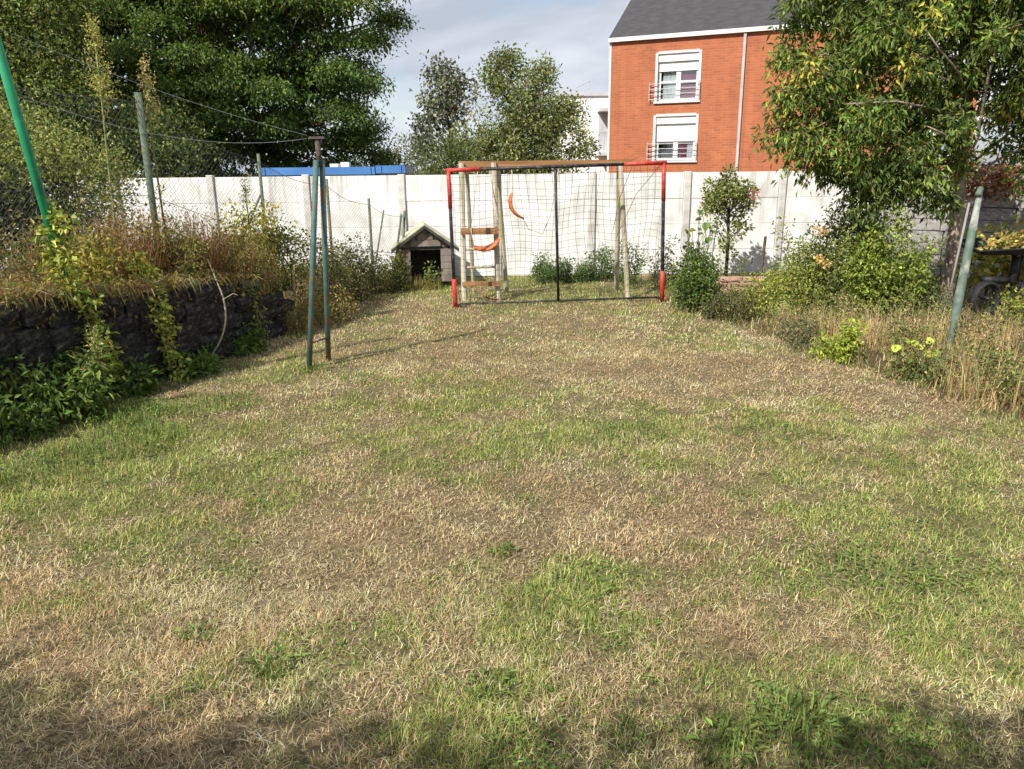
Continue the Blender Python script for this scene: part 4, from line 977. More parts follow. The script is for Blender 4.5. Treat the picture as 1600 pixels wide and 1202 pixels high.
tree('young_poplar_tree', 'thin upright tree with sparse greyish leaves left of the apple tree', (-1.55, 19.3, 0), (-1.5, 19.3, 4.2), .07,
     [((-1.65, 19.3, 3.3), (.6, .5, .7), 44), ((-1.2, 19.3, 3.8), (.38, .3, .55), 20), ((-1.6, 19.3, 4.1), (.4, .3, .4), 20), ((-1.95, 19.3, 2.8), (.35, .4, .5), 18)],
     [(0.15, 0.165, 0.11), (0.09, 0.10, 0.07), (0.23, 0.24, 0.18)], 26, (.12, .12, .12), .105, .075, upness=.35, jit=.3, twig=.005, shell=.15, hang=.4, limb=.3)
tree('overhanging_shrub_tree', 'leafy green shrub tree hanging over the wall behind the goal corner', (-1.5, 16.6, 0), (-1.45, 16.5, 1.9), .06,
     [((-1.45, 16.2, 2.15), (.5, .5, .42), 30), ((-1.0, 16.3, 2.2), (.5, .4, .3), 22), ((-1.5, 15.3, 1.95), (.2, .3, .22), 7)], [(0.09, 0.12, 0.035), (0.12, 0.15, 0.045), (0.065, 0.085, 0.03)], 50, (.12, .12, .11), .06, .035, upness=.5, jit=.28, twig=.008)
tree('hazy_far_tree', 'pale far tree low on the skyline between acacia and apple tree', (-4.2, 34, 0), (-4.2, 34, 2), .15,
     [((-4.4, 34, 2.4), (1.2, 1, .7), 24), ((-3.2, 34, 2.2), (.8, .8, .5), 14)], [(0.16, 0.17, 0.11), (0.22, 0.22, 0.16), (0.12, 0.13, 0.08)], 60, (.25, .25, .2), .12, .07, upness=.5)

# trees and shrubs behind the fence on the left
OL = [(0.17, 0.21, 0.05), (0.22, 0.25, 0.065), (0.11, 0.145, 0.04), (0.28, 0.29, 0.085)]
tree('olive_shrub', 'broad yellowish green shrub behind the leaning green pole', (-5.6, 9.8, .8), (-5.5, 9.8, 1.8), .07,
     [((-5.35, 9.5, 1.95), (.85, .6, .62), 80), ((-6.2, 9.4, 1.85), (.7, .6, .6), 50), ((-6.1, 9.7, 2.5), (.6, .5, .4), 26)], OL, 75, (.13, .13, .12), .045, .028, upness=.45, jit=.28, twig=.008, cat='shrub', core=(500, .08, .05))
gl = [((-7.2, 12.6, 3.3), (1.1, .9, 1.0), 90), ((-8.6, 12.6, 3.6), (1.1, .9, 1.2), 80), ((-6.9, 12.6, 4.6), (1.0, .8, .8), 60), ((-8.3, 12.5, 5.2), (1.2, .9, .8), 56), ((-5.7, 13.0, 2.6), (.9, .5, .6), 46), ((-8.0, 12.6, 2.4), (1.2, .6, .5), 50)]
gl = [((x * 1.29, y * 1.29, 2 + (z - 2) * 1.29), (a * 1.29, b * 1.2, c * 1.29), k) for ((x, y, z), (a, b, c), k) in gl]
tree('grey_leaf_tree', 'grey-green small-leaved tree at the upper left in front of the acacia', (-9.8, 16.8, 0), (-9.7, 16.8, 3), .12, gl,
     [(0.105, 0.15, 0.045), (0.07, 0.105, 0.035), (0.15, 0.19, 0.06), (0.22, 0.245, 0.065)], 95, (.24, .24, .16), .085, .045, upness=.45, jit=.28, cjit=.3, twig=.01, shell=.4, umbrella=.4, core=(120, .13, .08))
bush('painted_shade_bush', 'bush with shade put into its leaf colours, low behind the chain-link at the far left', (-6.1, 8.6, .85), (1.3, .5, .62), [(0.035, 0.045, 0.02), (0.05, 0.06, 0.025), (0.025, 0.03, 0.018)], 120, 60, .07, .04, .14, round_=True, dense=.1)  # near-black leaf colours paint in the shade behind the fence
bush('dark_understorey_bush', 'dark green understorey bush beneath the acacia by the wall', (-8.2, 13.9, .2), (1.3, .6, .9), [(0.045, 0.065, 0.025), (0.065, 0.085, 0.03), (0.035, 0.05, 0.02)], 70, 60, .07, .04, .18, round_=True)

# peach tree on the right
PE = [(0.105, 0.155, 0.034), (0.14, 0.195, 0.042), (0.07, 0.105, 0.028), (0.20, 0.245, 0.055), (0.42, 0.37, 0.06)]
PTE = [((4.1, 9.3, 3.35), (.85, .7, .65)), ((3.75, 9.25, 2.5), (.55, .6, .5)), ((4.5, 9.2, 2.4), (.6, .5, .5)), ((5.2, 9.1, 3.5), (.95, .8, .65)), ((6.2, 9.4, 3.2), (.8, .7, .75)), ((6.4, 9.3, 2.35), (.5, .5, .4)), ((3.55, 9.3, 4.05), (.5, .5, .35)), ((4.35, 9.15, 2.0), (.5, .4, .25)),
       ((5.4, 9.3, 4.2), (1.2, .8, .3)), ((7.2, 9.5, 3.4), (.8, .8, .9)), ((5.75, 9.25, 2.95), (.35, .35, .3)), ((6.4, 9.3, 4.1), (.7, .6, .35)), ((3.25, 9.25, 3.1), (.2, .25, .4)), ((4.7, 9.1, 1.8), (.18, .2, .22)), ((4.15, 9.1, 1.75), (.14, .15, .2))]
PTE = [((x * 1.105, y * 1.105, 2 + (z - 2) * 1.105), (a * 1.105, b * 1.1, c * 1.105)) for ((x, y, z), (a, b, c)) in PTE]
peach = tree('peach_tree', 'leafy peach tree with long narrow leaves leaning over the right bed', (6.08, 10.65, 0), (6.0, 10.6, 3), .098, spray_lobes(PTE, 90, .40, (.27, .24, .15), 7, .6, .6), PE, 50, (.09, .09, .085), .108, .035, [5, 5, 4, 2, .3], hang=.55, upness=.45, bark='peach_bark', twig=.006, jit=.26, cjit=.3, shell=.15, umbrella=.4, limb=.22,
     limb_every=5, core=(1000, .125, .045), core_lobes=PTE, accent=([(0.38, 0.37, 0.07), (0.46, 0.40, 0.08)], .025),
     lean=[(6.08, 10.65, -.05), (6.07, 10.62, .5), (6.04, 10.6, 1.25), (6.01, 10.6, 1.9), (5.97, 10.58, 2.5), (5.92, 10.55, 3.0), (5.85, 10.5, 3.55)])
for pts in ([(5.9, 10.4, 2.5), (5.2, 9.75, 2.62), (4.5, 9.5, 2.72), (3.9, 9.4, 2.70)], [(5.9, 10.4, 2.7), (5.3, 9.65, 3.0), (4.9, 9.4, 3.25), (4.7, 9.35, 3.45)], [(5.9, 10.4, 3.0), (5.75, 9.6, 3.6), (5.6, 9.4, 4.0), (5.5, 9.3, 4.4)], [(5.85, 10.3, 2.3), (5.3, 9.7, 2.3), (5.1, 9.55, 2.36), (4.9, 9.45, 2.42)]):
    b_ = Buf(); b_.tube(np.array(pts) + rng.normal(0, .015, (4, 3)), [.02, .016, .012, .006], 6); b_.build('bare_branch', M['peach_bark'], peach, True)

# trees behind the photographer: their crowns throw the blotchy shade across the near lawn
SH = [(0.07, 0.11, 0.03), (0.10, 0.14, 0.035), (0.05, 0.08, 0.025)]
tree('shade_tree', 'tree behind the viewer whose crown shades the near lawn', (-4.6, -3.4, 0), (-4.6, -3.4, 3.6), .15,
     [((-5.7, -2.24, 4.4), (1.1, 1.0, .8), 60), ((-4.3, -2.34, 4.5), (1.1, .9, .8), 60), ((-5, -3.49, 4.7), (1.6, 1.2, .9), 60), ((-7.3, -2.69, 4.4), (1.2, 1.0, .8), 40)], SH, 60, (.15, .15, .13), .11, .06, core=(330, .16, .10), group='trees behind the viewer')
tree('shade_tree', 'second tree behind the viewer, further from the bank', (-1.6, -3.7, 0), (-1.6, -3.7, 3.6), .14,
     [((-2.9, -2.54, 4.4), (1.0, .9, .75), 54), ((-1.6, -2.34, 4.5), (.9, .9, .8), 50), ((-.2, -2.79, 4.4), (1.1, .9, .75), 54), ((-1.5, -3.79, 4.7), (1.8, 1.2, .9), 60)], SH, 60, (.15, .15, .13), .11, .06, core=(330, .16, .10), group='trees behind the viewer')

# ------------------------------------------------------------------ plants on the bank and along the stone wall
DRYB = [(0.23, 0.135, 0.065), (0.30, 0.19, 0.085), (0.16, 0.09, 0.05), (0.36, 0.26, 0.12), (0.20, 0.17, 0.07)]
RED = [(0.24, 0.105, 0.05), (0.30, 0.15, 0.065), (0.17, 0.08, 0.045), (0.33, 0.24, 0.10)]
YEL = [(0.42, 0.37, 0.075), (0.33, 0.31, 0.07), (0.47, 0.40, 0.11), (0.22, 0.23, 0.06)]
def bz(x, y): return float(bank_z(x, y))
for (x, y, rx, ry, h, n, cl, lab, nm) in [
    (-4.3, 7.6, .45, .45, .62, 800, DRYB, 'brown dried weeds on the bank behind the hanging vine', 'dry_weed_clump'),
    (-3.95, 8.0, .3, .35, .82, 800, RED, 'russet dried dock stems in front of the tall fence post', 'dry_weed_clump'),
    (-3.65, 8.75, .35, .4, .85, 1100, RED, 'dense russet dried weeds right of the tall fence post', 'dry_weed_clump'),
    (-3.35, 9.15, .3, .35, .60, 900, DRYB, 'low brown dried weeds near the end of the stone wall', 'dry_weed_clump'),
    (-4.5, 6.6, .5, .5, .22, 700, DRYB, 'short straw tangle on the bank at the far left', 'dry_weed_clump'),
    (-3.15, 9.35, .22, .25, .55, 500, [(0.40, 0.32, 0.17), (0.46, 0.38, 0.2), (.3, .22, .1)], 'pale arching straw at the end of the stone wall', 'dry_weed_clump'),
    (-4.6, 9.0, .5, .4, .5, 500, DRYB, 'brown dried weeds behind the chain-link fence', 'dry_weed_clump')]:
    dry_clump(nm, lab, (x, y, bz(x, y) - .03), (rx, ry), h, n, cl, None, .28, .008, 'dried weeds on the bank', 'weeds', .35, None, .4, 110, [(0.22, 0.2, 0.06), (0.3, 0.2, 0.08), (0.14, 0.15, 0.05)])
# a fringe of thatch along the top of the wall
fr = Buf(); n = 5200
y = rng.uniform(3.6, 9.6, n); x = wall_x(y) - rng.uniform(.02, .9, n) ** 1.2
blades(fr, np.stack([x, y, bank_z(x, y) - .01], 1), .16 * rng.uniform(.3, 1.4, n), .007 * rng.uniform(.6, 1.4, n), np.abs(rng.normal(.8, .4, n)), rng.normal(-.3, 1.2, n), pal(n, DRYB + [(0.42, 0.34, 0.18), (0.2, 0.2, 0.06)], .3), .35)
k = 3000; y = rng.uniform(9.6, 14.6, k); x = wall_x(y) - rng.uniform(-.2, 1.5, k)
blades(fr, np.stack([x, y, bank_z(x, y) - .01], 1), .22 * rng.uniform(.3, 1.4, k), .009 * rng.uniform(.6, 1.4, k), np.abs(rng.normal(.6, .3, k)), rng.random(k) * 6.28, pal(k, DRYB + [(0.42, 0.34, 0.18), (0.2, 0.2, 0.06), (.3, .28, .08)], .3), .35)
k = 9000; y = rng.uniform(7, 14.5, k); x = wall_x(y) - rng.uniform(.8, 6, k)
blades(fr, np.stack([x, y, bank_z(x, y) - .01], 1), .25 * rng.uniform(.3, 1.4, k), .010 * rng.uniform(.6, 1.4, k), np.abs(rng.normal(.6, .3, k)), rng.random(k) * 6.28, pal(k, DRYB + [(0.14, 0.15, 0.05)], .3), .35)
k = 4200; y = rng.uniform(3.6, 9.6, k); thick = sstep(.42, .6, fbm(y * 1.4, y * 0 + 2, 61, 3)); ok = rng.random(k) < .25 + .75 * thick; y = y[ok]; k = len(y)   # stems hanging over the wall's edge
x = wall_x(y) - rng.uniform(-.05, .25, k)
blades(fr, np.stack([x, y, bank_top(y) - .02 + rng.uniform(-.02, .06, k)], 1), .28 * rng.uniform(.3, 1.3, k), .009 * rng.uniform(.6, 1.4, k), rng.uniform(1.0, 2.1, k), rng.normal(-.25, .6, k), pal(k, DRYB + [(0.42, 0.34, 0.18), (0.2, 0.22, 0.06), (0.14, 0.18, 0.05)], .3), .4)
q = 700; y = rng.uniform(3.6, 9.6, q); x = wall_x(y) - rng.uniform(-.06, .2, q)
clump_leaves(fr, np.stack([x, y, bank_top(y) + rng.uniform(-.18, .06, q)], 1), 5, (.03, .04, .04), .05, .026, [(0.16, 0.19, 0.05), (0.24, 0.24, 0.07), (0.26, 0.17, 0.08)], None, .3, .4, .6, .5)
o = fr.build('bank_grass', M['blade'], None, False, 'stuff'); o['label'] = 'dry thatch and grass covering the raised bank'; o['category'] = 'grass'

for (x, y, r_, h_, cl, lab) in [(-3.92, 7.15, .28, .34, YEL, 'yellow-green leafy weeds on the bank above the middle vine'), (-3.55, 8.25, .22, .3, [(0.14, 0.16, 0.05), (0.2, 0.2, 0.06), (.26, .19, .08)], 'mixed green and brown leafy weeds below the tall fence post'), (-4.45, 7.3, .4, .36, [(0.12, 0.135, 0.05), (0.17, 0.17, 0.06), (.22, .15, .07)], 'olive leafy weeds behind the leaning pole'), (-3.5, 9.4, .25, .34, [(0.22, 0.2, 0.06), (0.3, 0.24, 0.08), (.15, .15, .05)], 'golden leafy weeds next to the yellow bush')]:
    bush('bank_weeds', lab, (x, y, bz(x, y) - .03), (r_, r_, h_), cl, 60, 26, .055, .022, .05, group='leafy weeds on the bank', cat='weeds')
def weed_spire(label, pts, head, n, cols, stem_c, leafn):
    """a tall stem with side leaves and a plumed seed head"""
    pts = np.asarray(pts, float); root = thing('tall_weed', label, 'weed', pts[0], 'tall flowering weeds on the bank')
    sb = Buf(); sb.tube(pts, np.linspace(.014, .006, len(pts)), 6, stem_c); sb.build('stem', M['stem'], root, True)
    fb = Buf()
    t_ = rng.random(leafn) * .8; seg_ = np.array([[np.interp(q, np.linspace(0, 1, len(pts)), pts[:, c]) for c in range(3)] for q in t_])
    clump_leaves(fb, seg_, 5, (.035, .035, .04), .10, .022, [(0.17, 0.19, 0.06), (0.22, 0.23, 0.07), (0.25, 0.24, 0.08)], None, .25, .3, 1.0, -.2)
    fb.build('leaves', M['leaf'], root, False, 'stuff')
    hb = Buf()
    for k in range(n):
        q = R.random(); c = lerp(pts[-1] - [0, 0, head[1] * .8], pts[-1] + [0, 0, head[1] * .25], q); rr = head[0] * (1 - q * .75) * R.uniform(.3, 1)
        th = R.uniform(0, 6.28); e = c + np.array([math.cos(th) * rr, math.sin(th) * rr, R.uniform(.02, .14)])
        hb.tube([c, lerp(c, e, .5) + [0, 0, .01], e], [.004, .003, .002], 3, stem_c, False)
        clump_leaves(hb, np.array([e, lerp(c, e, .6)]), 10, (.022, .022, .035), .03, .014, cols, None, .22, .3)
    hb.build('seed_head', M['leaf'], root, False, 'stuff')
    return root
GOLD = [(0.36, 0.35, 0.10), (0.42, 0.40, 0.13), (0.28, 0.29, 0.09), (0.45, 0.42, 0.2)]
weed_spire('very tall yellow-plumed weed rising from the bank', [(-4.2, 8.35, .85), (-4.2, 8.33, 1.5), (-4.16, 8.3, 2.2), (-4.13, 8.3, 2.8), (-4.12, 8.3, 3.25)], (.20, .72), 46, GOLD, (0.25, 0.27, 0.10), 34)
weed_spire('tall straw-headed weed beside the tall fence post', [(-3.78, 8.6, .85), (-3.80, 8.6, 1.6), (-3.81, 8.6, 2.3), (-3.79, 8.6, 2.95)], (.10, .42), 22, [(0.34, 0.29, 0.13), (0.42, 0.36, 0.17)], (0.24, 0.24, 0.10), 12)
weed_spire('small leafy weed sprouting above the yellow bush', [(-3.32, 10.0, .7), (-3.33, 10.0, 1.3), (-3.34, 10.0, 1.72)], (.07, .16), 10, [(0.16, 0.18, 0.05), (0.2, 0.22, 0.06)], (0.18, 0.2, 0.07), 10)

bush('yellowing_bush', 'yellow-green bush on the bank near the end of the stone wall', (-3.25, 9.8, .6), (.38, .35, .56), YEL, 90, 40, .055, .028, .07, upness=.4)
bush('green_bank_bush', 'mid green leafy bush beyond the end of the stone wall', (-2.98, 10.2, .5), (.30, .32, .42), [(0.14, 0.17, 0.045), (0.19, 0.21, 0.06), (0.10, 0.12, 0.04)], 42, 46, .05, .028, .075, upness=.4, round_=True)
bush('dark_olive_bush', 'dark olive bush left of the dog house along the fence', (-2.42, 12.1, .05), (.42, .5, .42), [(0.055, 0.07, 0.03), (0.085, 0.10, 0.035), (0.12, 0.12, 0.045)], 60, 50, .05, .025, .09, upness=.4, round_=True)
bush('small_olive_bush', 'small rounded olive bush between fence and clothesline post', (-2.72, 11.2, .15), (.38, .4, .42), [(0.10, 0.11, 0.04), (0.14, 0.14, 0.045), (0.075, 0.085, 0.03), (.2, .17, .06)], 56, 46, .045, .024, .085, upness=.4, round_=True)
bush('dark_fence_bush', 'dark green bush close against the dog house wall', (-2.12, 12.95, .0), (.3, .36, .33), [(0.05, 0.07, 0.025), (0.075, 0.095, 0.03), (.12, .13, .04)], 44, 44, .05, .026, .08)
bush('golden_weed_bush', 'golden dried low weeds at the lawn edge behind the clothesline post', (-2.55, 10.6, .0), (.35, .5, .27), [(0.28, 0.22, 0.07), (0.20, 0.18, 0.06), (0.34, 0.27, 0.10), (0.15, 0.15, 0.05)], 50, 40, .045, .02, .08)
bush('brown_edge_weeds', 'brownish low weeds right beside the end of the stone wall', (-2.72, 9.85, .0), (.22, .35, .24), [(0.20, 0.15, 0.06), (0.13, 0.13, 0.045), (0.26, 0.2, 0.08)], 34, 36, .045, .02, .07)
bush('doorway_ivy', 'ivy climbing the left front of the dog house', (-2.0, 13.42, .0), (.16, .12, .36), [(0.11, 0.13, 0.035), (0.17, 0.18, 0.05), (0.26, 0.23, 0.065)], 50, 32, .05, .035, .05)
bush('doorway_weed', 'single leafy weed standing in the dog house doorway', (-1.32, 13.45, .0), (.09, .07, .27), [(0.13, 0.18, 0.045), (0.18, 0.22, 0.06)], 9, 16, .06, .035, .045)
dry_clump('dry_grass_tuft', 'golden dry grass below the dog house doorway', (-1.62, 13.38, 0), (.42, .14), .26, 600, [(0.36, 0.29, 0.11), (0.28, 0.24, 0.08), (.2, .18, .06)], None, .4, .008)

def vine(label, pts, width, n, cols, ln=.06):
    """a trailing stem with leaves either side, hanging over the wall"""
    pts = np.asarray(pts, float); root = thing('hanging_vine', label, 'vine', pts[-1], 'vines trailing over the stone wall')
    sb = Buf(); sb.tube(pts, .007, 5, (0.2, 0.19, 0.07)); sb.tube(pts + rng.normal(0, .03, pts.shape), .005, 4, (0.17, 0.16, 0.06)); sb.build('stem', M['stem'], root, True)
    q = rng.random(n); c = np.array([[np.interp(t_, np.linspace(0, 1, len(pts)), pts[:, k_]) for k_ in range(3)] for t_ in q]) + rng.normal(0, 1, (n, 3)) * np.asarray(width)
    fb = Buf(); clump_leaves(fb, c, 7, (.03, .03, .03), ln, ln * .6, cols, None, .25, .35, .6, .4); fb.build('leaves', M['leaf'], root, False, 'stuff')
VN = [(0.22, 0.27, 0.055), (0.30, 0.33, 0.07), (0.15, 0.20, 0.045), (0.40, 0.38, 0.09)]
vine('bright yellow-green vine climbing the base of the leaning pole and trailing down the wall', [(-3.85, 6.62, 1.75), (-3.86, 6.6, 1.4), (-3.84, 6.62, 1.05), (-3.72, 6.68, .9), (-3.66, 6.7, .55), (-3.6, 6.7, .2)], (.05, .05, .05), 130, VN, .07)
vine('yellow-green vine hanging down the middle of the stone wall', [(-3.75, 7.7, 1.15), (-3.6, 7.55, 1.0), (-3.42, 7.42, .85), (-3.40, 7.4, .6), (-3.36, 7.38, .3), (-3.3, 7.35, .12)], (.05, .06, .04), 100, VN, .06)
vine('leafy green creeper over the wall near its far end', [(-3.2, 9.0, .8), (-3.02, 8.95, .6), (-2.98, 8.9, .35), (-2.9, 8.85, .1)], (.04, .07, .05), 44, [(0.12, 0.16, 0.04), (0.18, 0.21, 0.06)], .055)
NET = [(0.085, 0.14, 0.03), (0.12, 0.18, 0.04), (0.055, 0.09, 0.022), (0.19, 0.24, 0.055)]
for (x, y, rx, ry, rz_, k_, lab) in [(-3.98, 5.75, .35, .35, .30, 46, 'nettle patch at the foot of the wall, at the left edge of the photo'), (-3.78, 6.25, .30, .35, .34, 50, 'tall nettles at the wall foot below the bright vine'), (-3.62, 6.85, .2, .3, .14, 40, 'dark low nettles between the two hanging vines'),
                                (-3.3, 7.7, .15, .22, .16, 34, 'small nettle clump at the wall foot beside the arching dry stem'), (-3.05, 8.6, .1, .2, .13, 26, 'narrow green weeds at the wall foot near its far end'), (-4.3, 5.1, .4, .4, .32, 46, 'nettles at the wall foot nearest the camera')]:
    bush('nettle_clump', lab, (x, y, 0), (rx, ry, rz_), NET, int(k_ * 1.5), 26, .085, .034, .06, [4, 3, 3, 1.2], (0.12, 0.14, 0.05), .35, .45, group='nettles along the foot of the stone wall', cat='nettles', stalks=12)
weed_spire('pale-tipped weed leaning out from the nettles by the wall', [(-3.72, 6.35, .15), (-3.62, 6.3, .4), (-3.48, 6.28, .62)], (.05, .24), 14, [(0.26, 0.29, 0.10), (0.34, 0.35, 0.14)], (0.2, 0.23, 0.08), 8)
st = thing('arching_stem', 'long pale dry stem arching from the bank down to the lawn', 'stem', (-3.2, 7.95, 0))
arc = np.array([(-3.25, 8.3, 1.10), (-3.17, 8.25, .9), (-3.09, 8.2, .68), (-3.06, 8.1, .45), (-3.12, 7.97, .22), (-3.26, 7.86, .04)])
def smooth_path(pts, n=5):
    """Catmull-Rom through the points"""
    pts = np.asarray(pts, float); q = np.vstack([2 * pts[0] - pts[1], pts, 2 * pts[-1] - pts[-2]]); o_ = []
    for k in range(1, len(q) - 2):
        for t_ in np.linspace(0, 1, n, endpoint=False):
            a, b, c, d = q[k - 1], q[k], q[k + 1], q[k + 2]
            o_.append(.5 * (2 * b + (c - a) * t_ + (2 * a - 5 * b + 4 * c - d) * t_ ** 2 + (3 * b - a - 3 * c + d) * t_ ** 3))
    return np.array(o_ + [pts[-1]])
sb = Buf(); ap = smooth_path(arc)
sb.tube(ap, np.interp(np.linspace(0, 1, len(ap)), [0, .5, 1], [.005, .010, .006]), 6, (0.42, 0.37, 0.24)); sb.build('cane', M['stem'], st, True)
sb = Buf(); sb.tube([arc[2], (-2.98, 8.2, .74), (-2.93, 8.2, .72)], .004, 4, (0.42, 0.37, 0.22)); sb.tube([arc[1], (-3.2, 8.3, 1.0)], .004, 4, (0.42, 0.37, 0.22)); sb.build('side_shoot', M['stem'], st, True)

# ------------------------------------------------------------------ weeds behind the goal and along the white wall
WG = [(0.09, 0.145, 0.035), (0.12, 0.18, 0.045), (0.065, 0.105, 0.03)]
for (x, y, r, h, lab) in [(.62, 14.3, .16, .16, 'low green weeds at the wall foot left of the goal pole'), (.55, 14.45, .05, .28, 'single upright green weed against the white wall'), (.98, 13.9, .16, .27, 'leafy weed clump just right of the goal pole'), (1.42, 14.1, .3, .30, 'broad green weed clump by the wall behind the net'), (1.72, 14.2, .25, .36, 'tallest green weed clump behind the right swing legs'), (2.1, 13.4, .32, .42, 'weed clump inside the right side of the goal'), (2.5, 13.0, .3, .40, 'reddish-tinged weed clump behind the right goal post')]:
    bush('wall_weed', lab, (x, y, 0), (r, min(r, .25), h), WG if 'reddish' not in lab else [(0.13, 0.14, 0.05), (0.18, 0.12, 0.06), (.1, .12, .04)], 26 if r > .1 else 8, 36, .055, .028, .06, group='weeds growing along the white wall', cat='weeds')
bush('wall_weed', 'long low strip of greenery under the white wall', (1.3, 14.1, 0), (1.0, .4, .15), WG, 110, 30, .05, .022, .06, group='weeds growing along the white wall', cat='weeds')

# ------------------------------------------------------------------ flower bed on the right
BEDDRY = [(0.44, 0.34, 0.18), (0.35, 0.25, 0.13), (0.50, 0.41, 0.24), (0.22, 0.15, 0.08), (0.27, 0.25, 0.09)]
bush('goalside_bush', 'dense dark green bush against the right goal post', (2.62, 10.95, 0), (.30, .34, .40), [(0.085, 0.135, 0.032), (0.12, 0.175, 0.04), (0.055, 0.09, 0.025)], 70, 50, .055, .034, .075, round_=True)
def standard_rose():
    root = thing('rose_bush', 'tall bushy-headed rose on one stem against the white wall', 'rose', (3.8, 13.6, 0))
    sb = Buf(); sb.tube([(3.8, 13.6, -.05), (3.81, 13.6, .6), (3.78, 13.6, 1.3)], [.035, .03, .02], 8, (0.05, 0.045, 0.035))
    fb = Buf(); cols = [(0.15, 0.185, 0.05), (0.21, 0.24, 0.065), (0.10, 0.125, 0.04), (.27, .27, .08)]
    for (c, r, k) in (((3.75, 13.6, 1.55), (.46, .3, .24), 48), ((3.5, 13.6, 1.2), (.18, .2, .28), 12), ((4.05, 13.6, 1.2), (.15, .2, .3), 10), ((3.8, 13.6, .85), (.25, .25, .35), 10), ((3.76, 13.6, 1.92), (.06, .06, .08), 3)):
        cc = sphere_pts(k, c, r, .3)
        for q in cc[::2]: sb.tube(wobble((3.79, 13.6, min(1.2, max(.4, q[2] - .3))), q, 4, .1), .006, 4, (0.07, 0.07, 0.04), False)
        clump_leaves(fb, cc, 26, (.06, .06, .06), .07, .045, cols, None, .28, .4)
    sb.build('stem', M['stem'], root, True); fb.build('foliage', M['leaf'], root, False, 'stuff')
    for q in ((4.17, 13.45, 1.60), (4.14, 13.4, 1.52)):
        b_ = Buf(); clump_leaves(b_, np.array([q]), 26, (.03, .03, .03), .05, .045, [(0.38, 0.14, 0.13), (0.46, 0.22, 0.2)], None, .2); b_.build('bloom', M['leaf'], root, False, 'stuff')
standard_rose()
def broadleaf(name, label, base, specs, cols, stem_c=(0.15, 0.18, 0.06), cat='plant', group=None):
    """few large rounded leaves on stalks; each leaf its own part"""
    base = np.asarray(base, float); root = thing(name, label, cat, base, group); sb = Buf()
    for (dx, dy, z, s, tilt) in specs:
        c = base + np.array([dx, dy, z]); sb.tube(wobble(base + [dx * .3, dy * .3, -.02], c, 5, .14), .004, 5, (0.09, 0.10, 0.04), False)
        lb = Buf(); n = 10; th = np.arange(n) / n * 2 * PI; a = R.uniform(0, 6.28)
        rr = s * (.5 + .08 * np.cos(th * 3 + a)); u = np.cos(th) * rr; v = np.sin(th) * rr
        nrm = unit(np.array([math.sin(tilt) * math.cos(a), -abs(math.sin(tilt)), math.cos(tilt)])); e1 = unit(np.cross(nrm, [.3, 1, .1])); e2 = np.cross(nrm, e1)
        vv = c + u[:, None] * e1 + v[:, None] * e2 - nrm * (np.abs(u) * .25)[:, None]; vv = np.vstack([vv, c + nrm * .0])
        lb.add(vv, [[n, k, (k + 1) % n] for k in range(n)], None, pal(1, cols, .15)[0]); lb.build('leaf', M['leaf'], root, True)
    sb.build('stalks', M['stem'], root, True); return root
BLG = [(0.17, 0.23, 0.05), (0.13, 0.18, 0.045), (0.09, 0.12, 0.05), (0.24, 0.28, 0.07)]
broadleaf('hollyhock', 'tall big-leaved plant between the goal post and the rose', (3.15, 12.7, 0), [(R.uniform(-.32, .22), R.uniform(-.2, .2), R.uniform(.45, 1.35), R.uniform(.05, .11), R.uniform(.2, 1.0)) for k in range(30)] + [(0, -.1, 1.08, .15, 1.0), (.05, -.1, .86, .13, .7)], BLG)
BRT = [(0.20, 0.245, 0.05), (0.27, 0.30, 0.065), (0.14, 0.18, 0.04), (0.36, 0.36, 0.10)]
GRB = [(0.12, 0.155, 0.045), (0.17, 0.20, 0.06), (0.085, 0.11, 0.035), (.22, .24, .08)]
bush('bed_weed_bush', 'weedy green growth round the foot of the rose', (3.6, 12.9, 0), (.5, .3, .3), GRB, 46, 40, .05, .026, .08)
bush('yellowish_shrub', 'yellowish green shrub just right of the brown stake', (4.3, 11.3, 0), (.45, .5, .52), BRT, 80, 46, .05, .024, .085)
bush('flowering_shrub', 'shrub with orange blossoms in front of the dark bush', (4.28, 10.75, 0), (.36, .36, .72), BRT[:3] + GRB[:2], 120, 40, .06, .032, .08, stalks=12)
bush('very_dark_shrub', 'shrub with very dark leaves beneath the peach tree', (5.0, 11.2, .15), (.35, .35, .6), [(0.045, 0.065, 0.025), (0.065, 0.085, 0.03), (0.03, 0.04, 0.02)], 60, 50, .06, .032, .08, round_=True)  # leaf colours much darker than the shrubs around it
bush('bright_green_shrub', 'bright green upright shrub under the peach tree', (4.85, 9.95, .3), (.36, .36, .60), [(0.20, 0.26, 0.05), (0.26, 0.31, 0.06), (0.15, 0.20, 0.04)], 150, 34, .065, .036, .075)
bush('grey_green_weeds', 'feathery grey-green weeds in front of the block wall', (5.75, 10.9, .1), (.55, .45, .5), [(0.12, 0.155, 0.075), (0.16, 0.19, 0.095), (0.085, 0.11, 0.05)], 80, 46, .05, .014, .09)
bush('leafy_bed_plant', 'leafy green weeds in the middle of the bed', (5.1, 9.9, 0), (.35, .4, .36), GRB, 56, 44, .05, .024, .08)
bush('pale_bed_plant', 'pale green tall weeds at the front of the yellowish shrub', (3.95, 10.5, 0), (.36, .4, .38), BRT, 56, 42, .05, .02, .085)
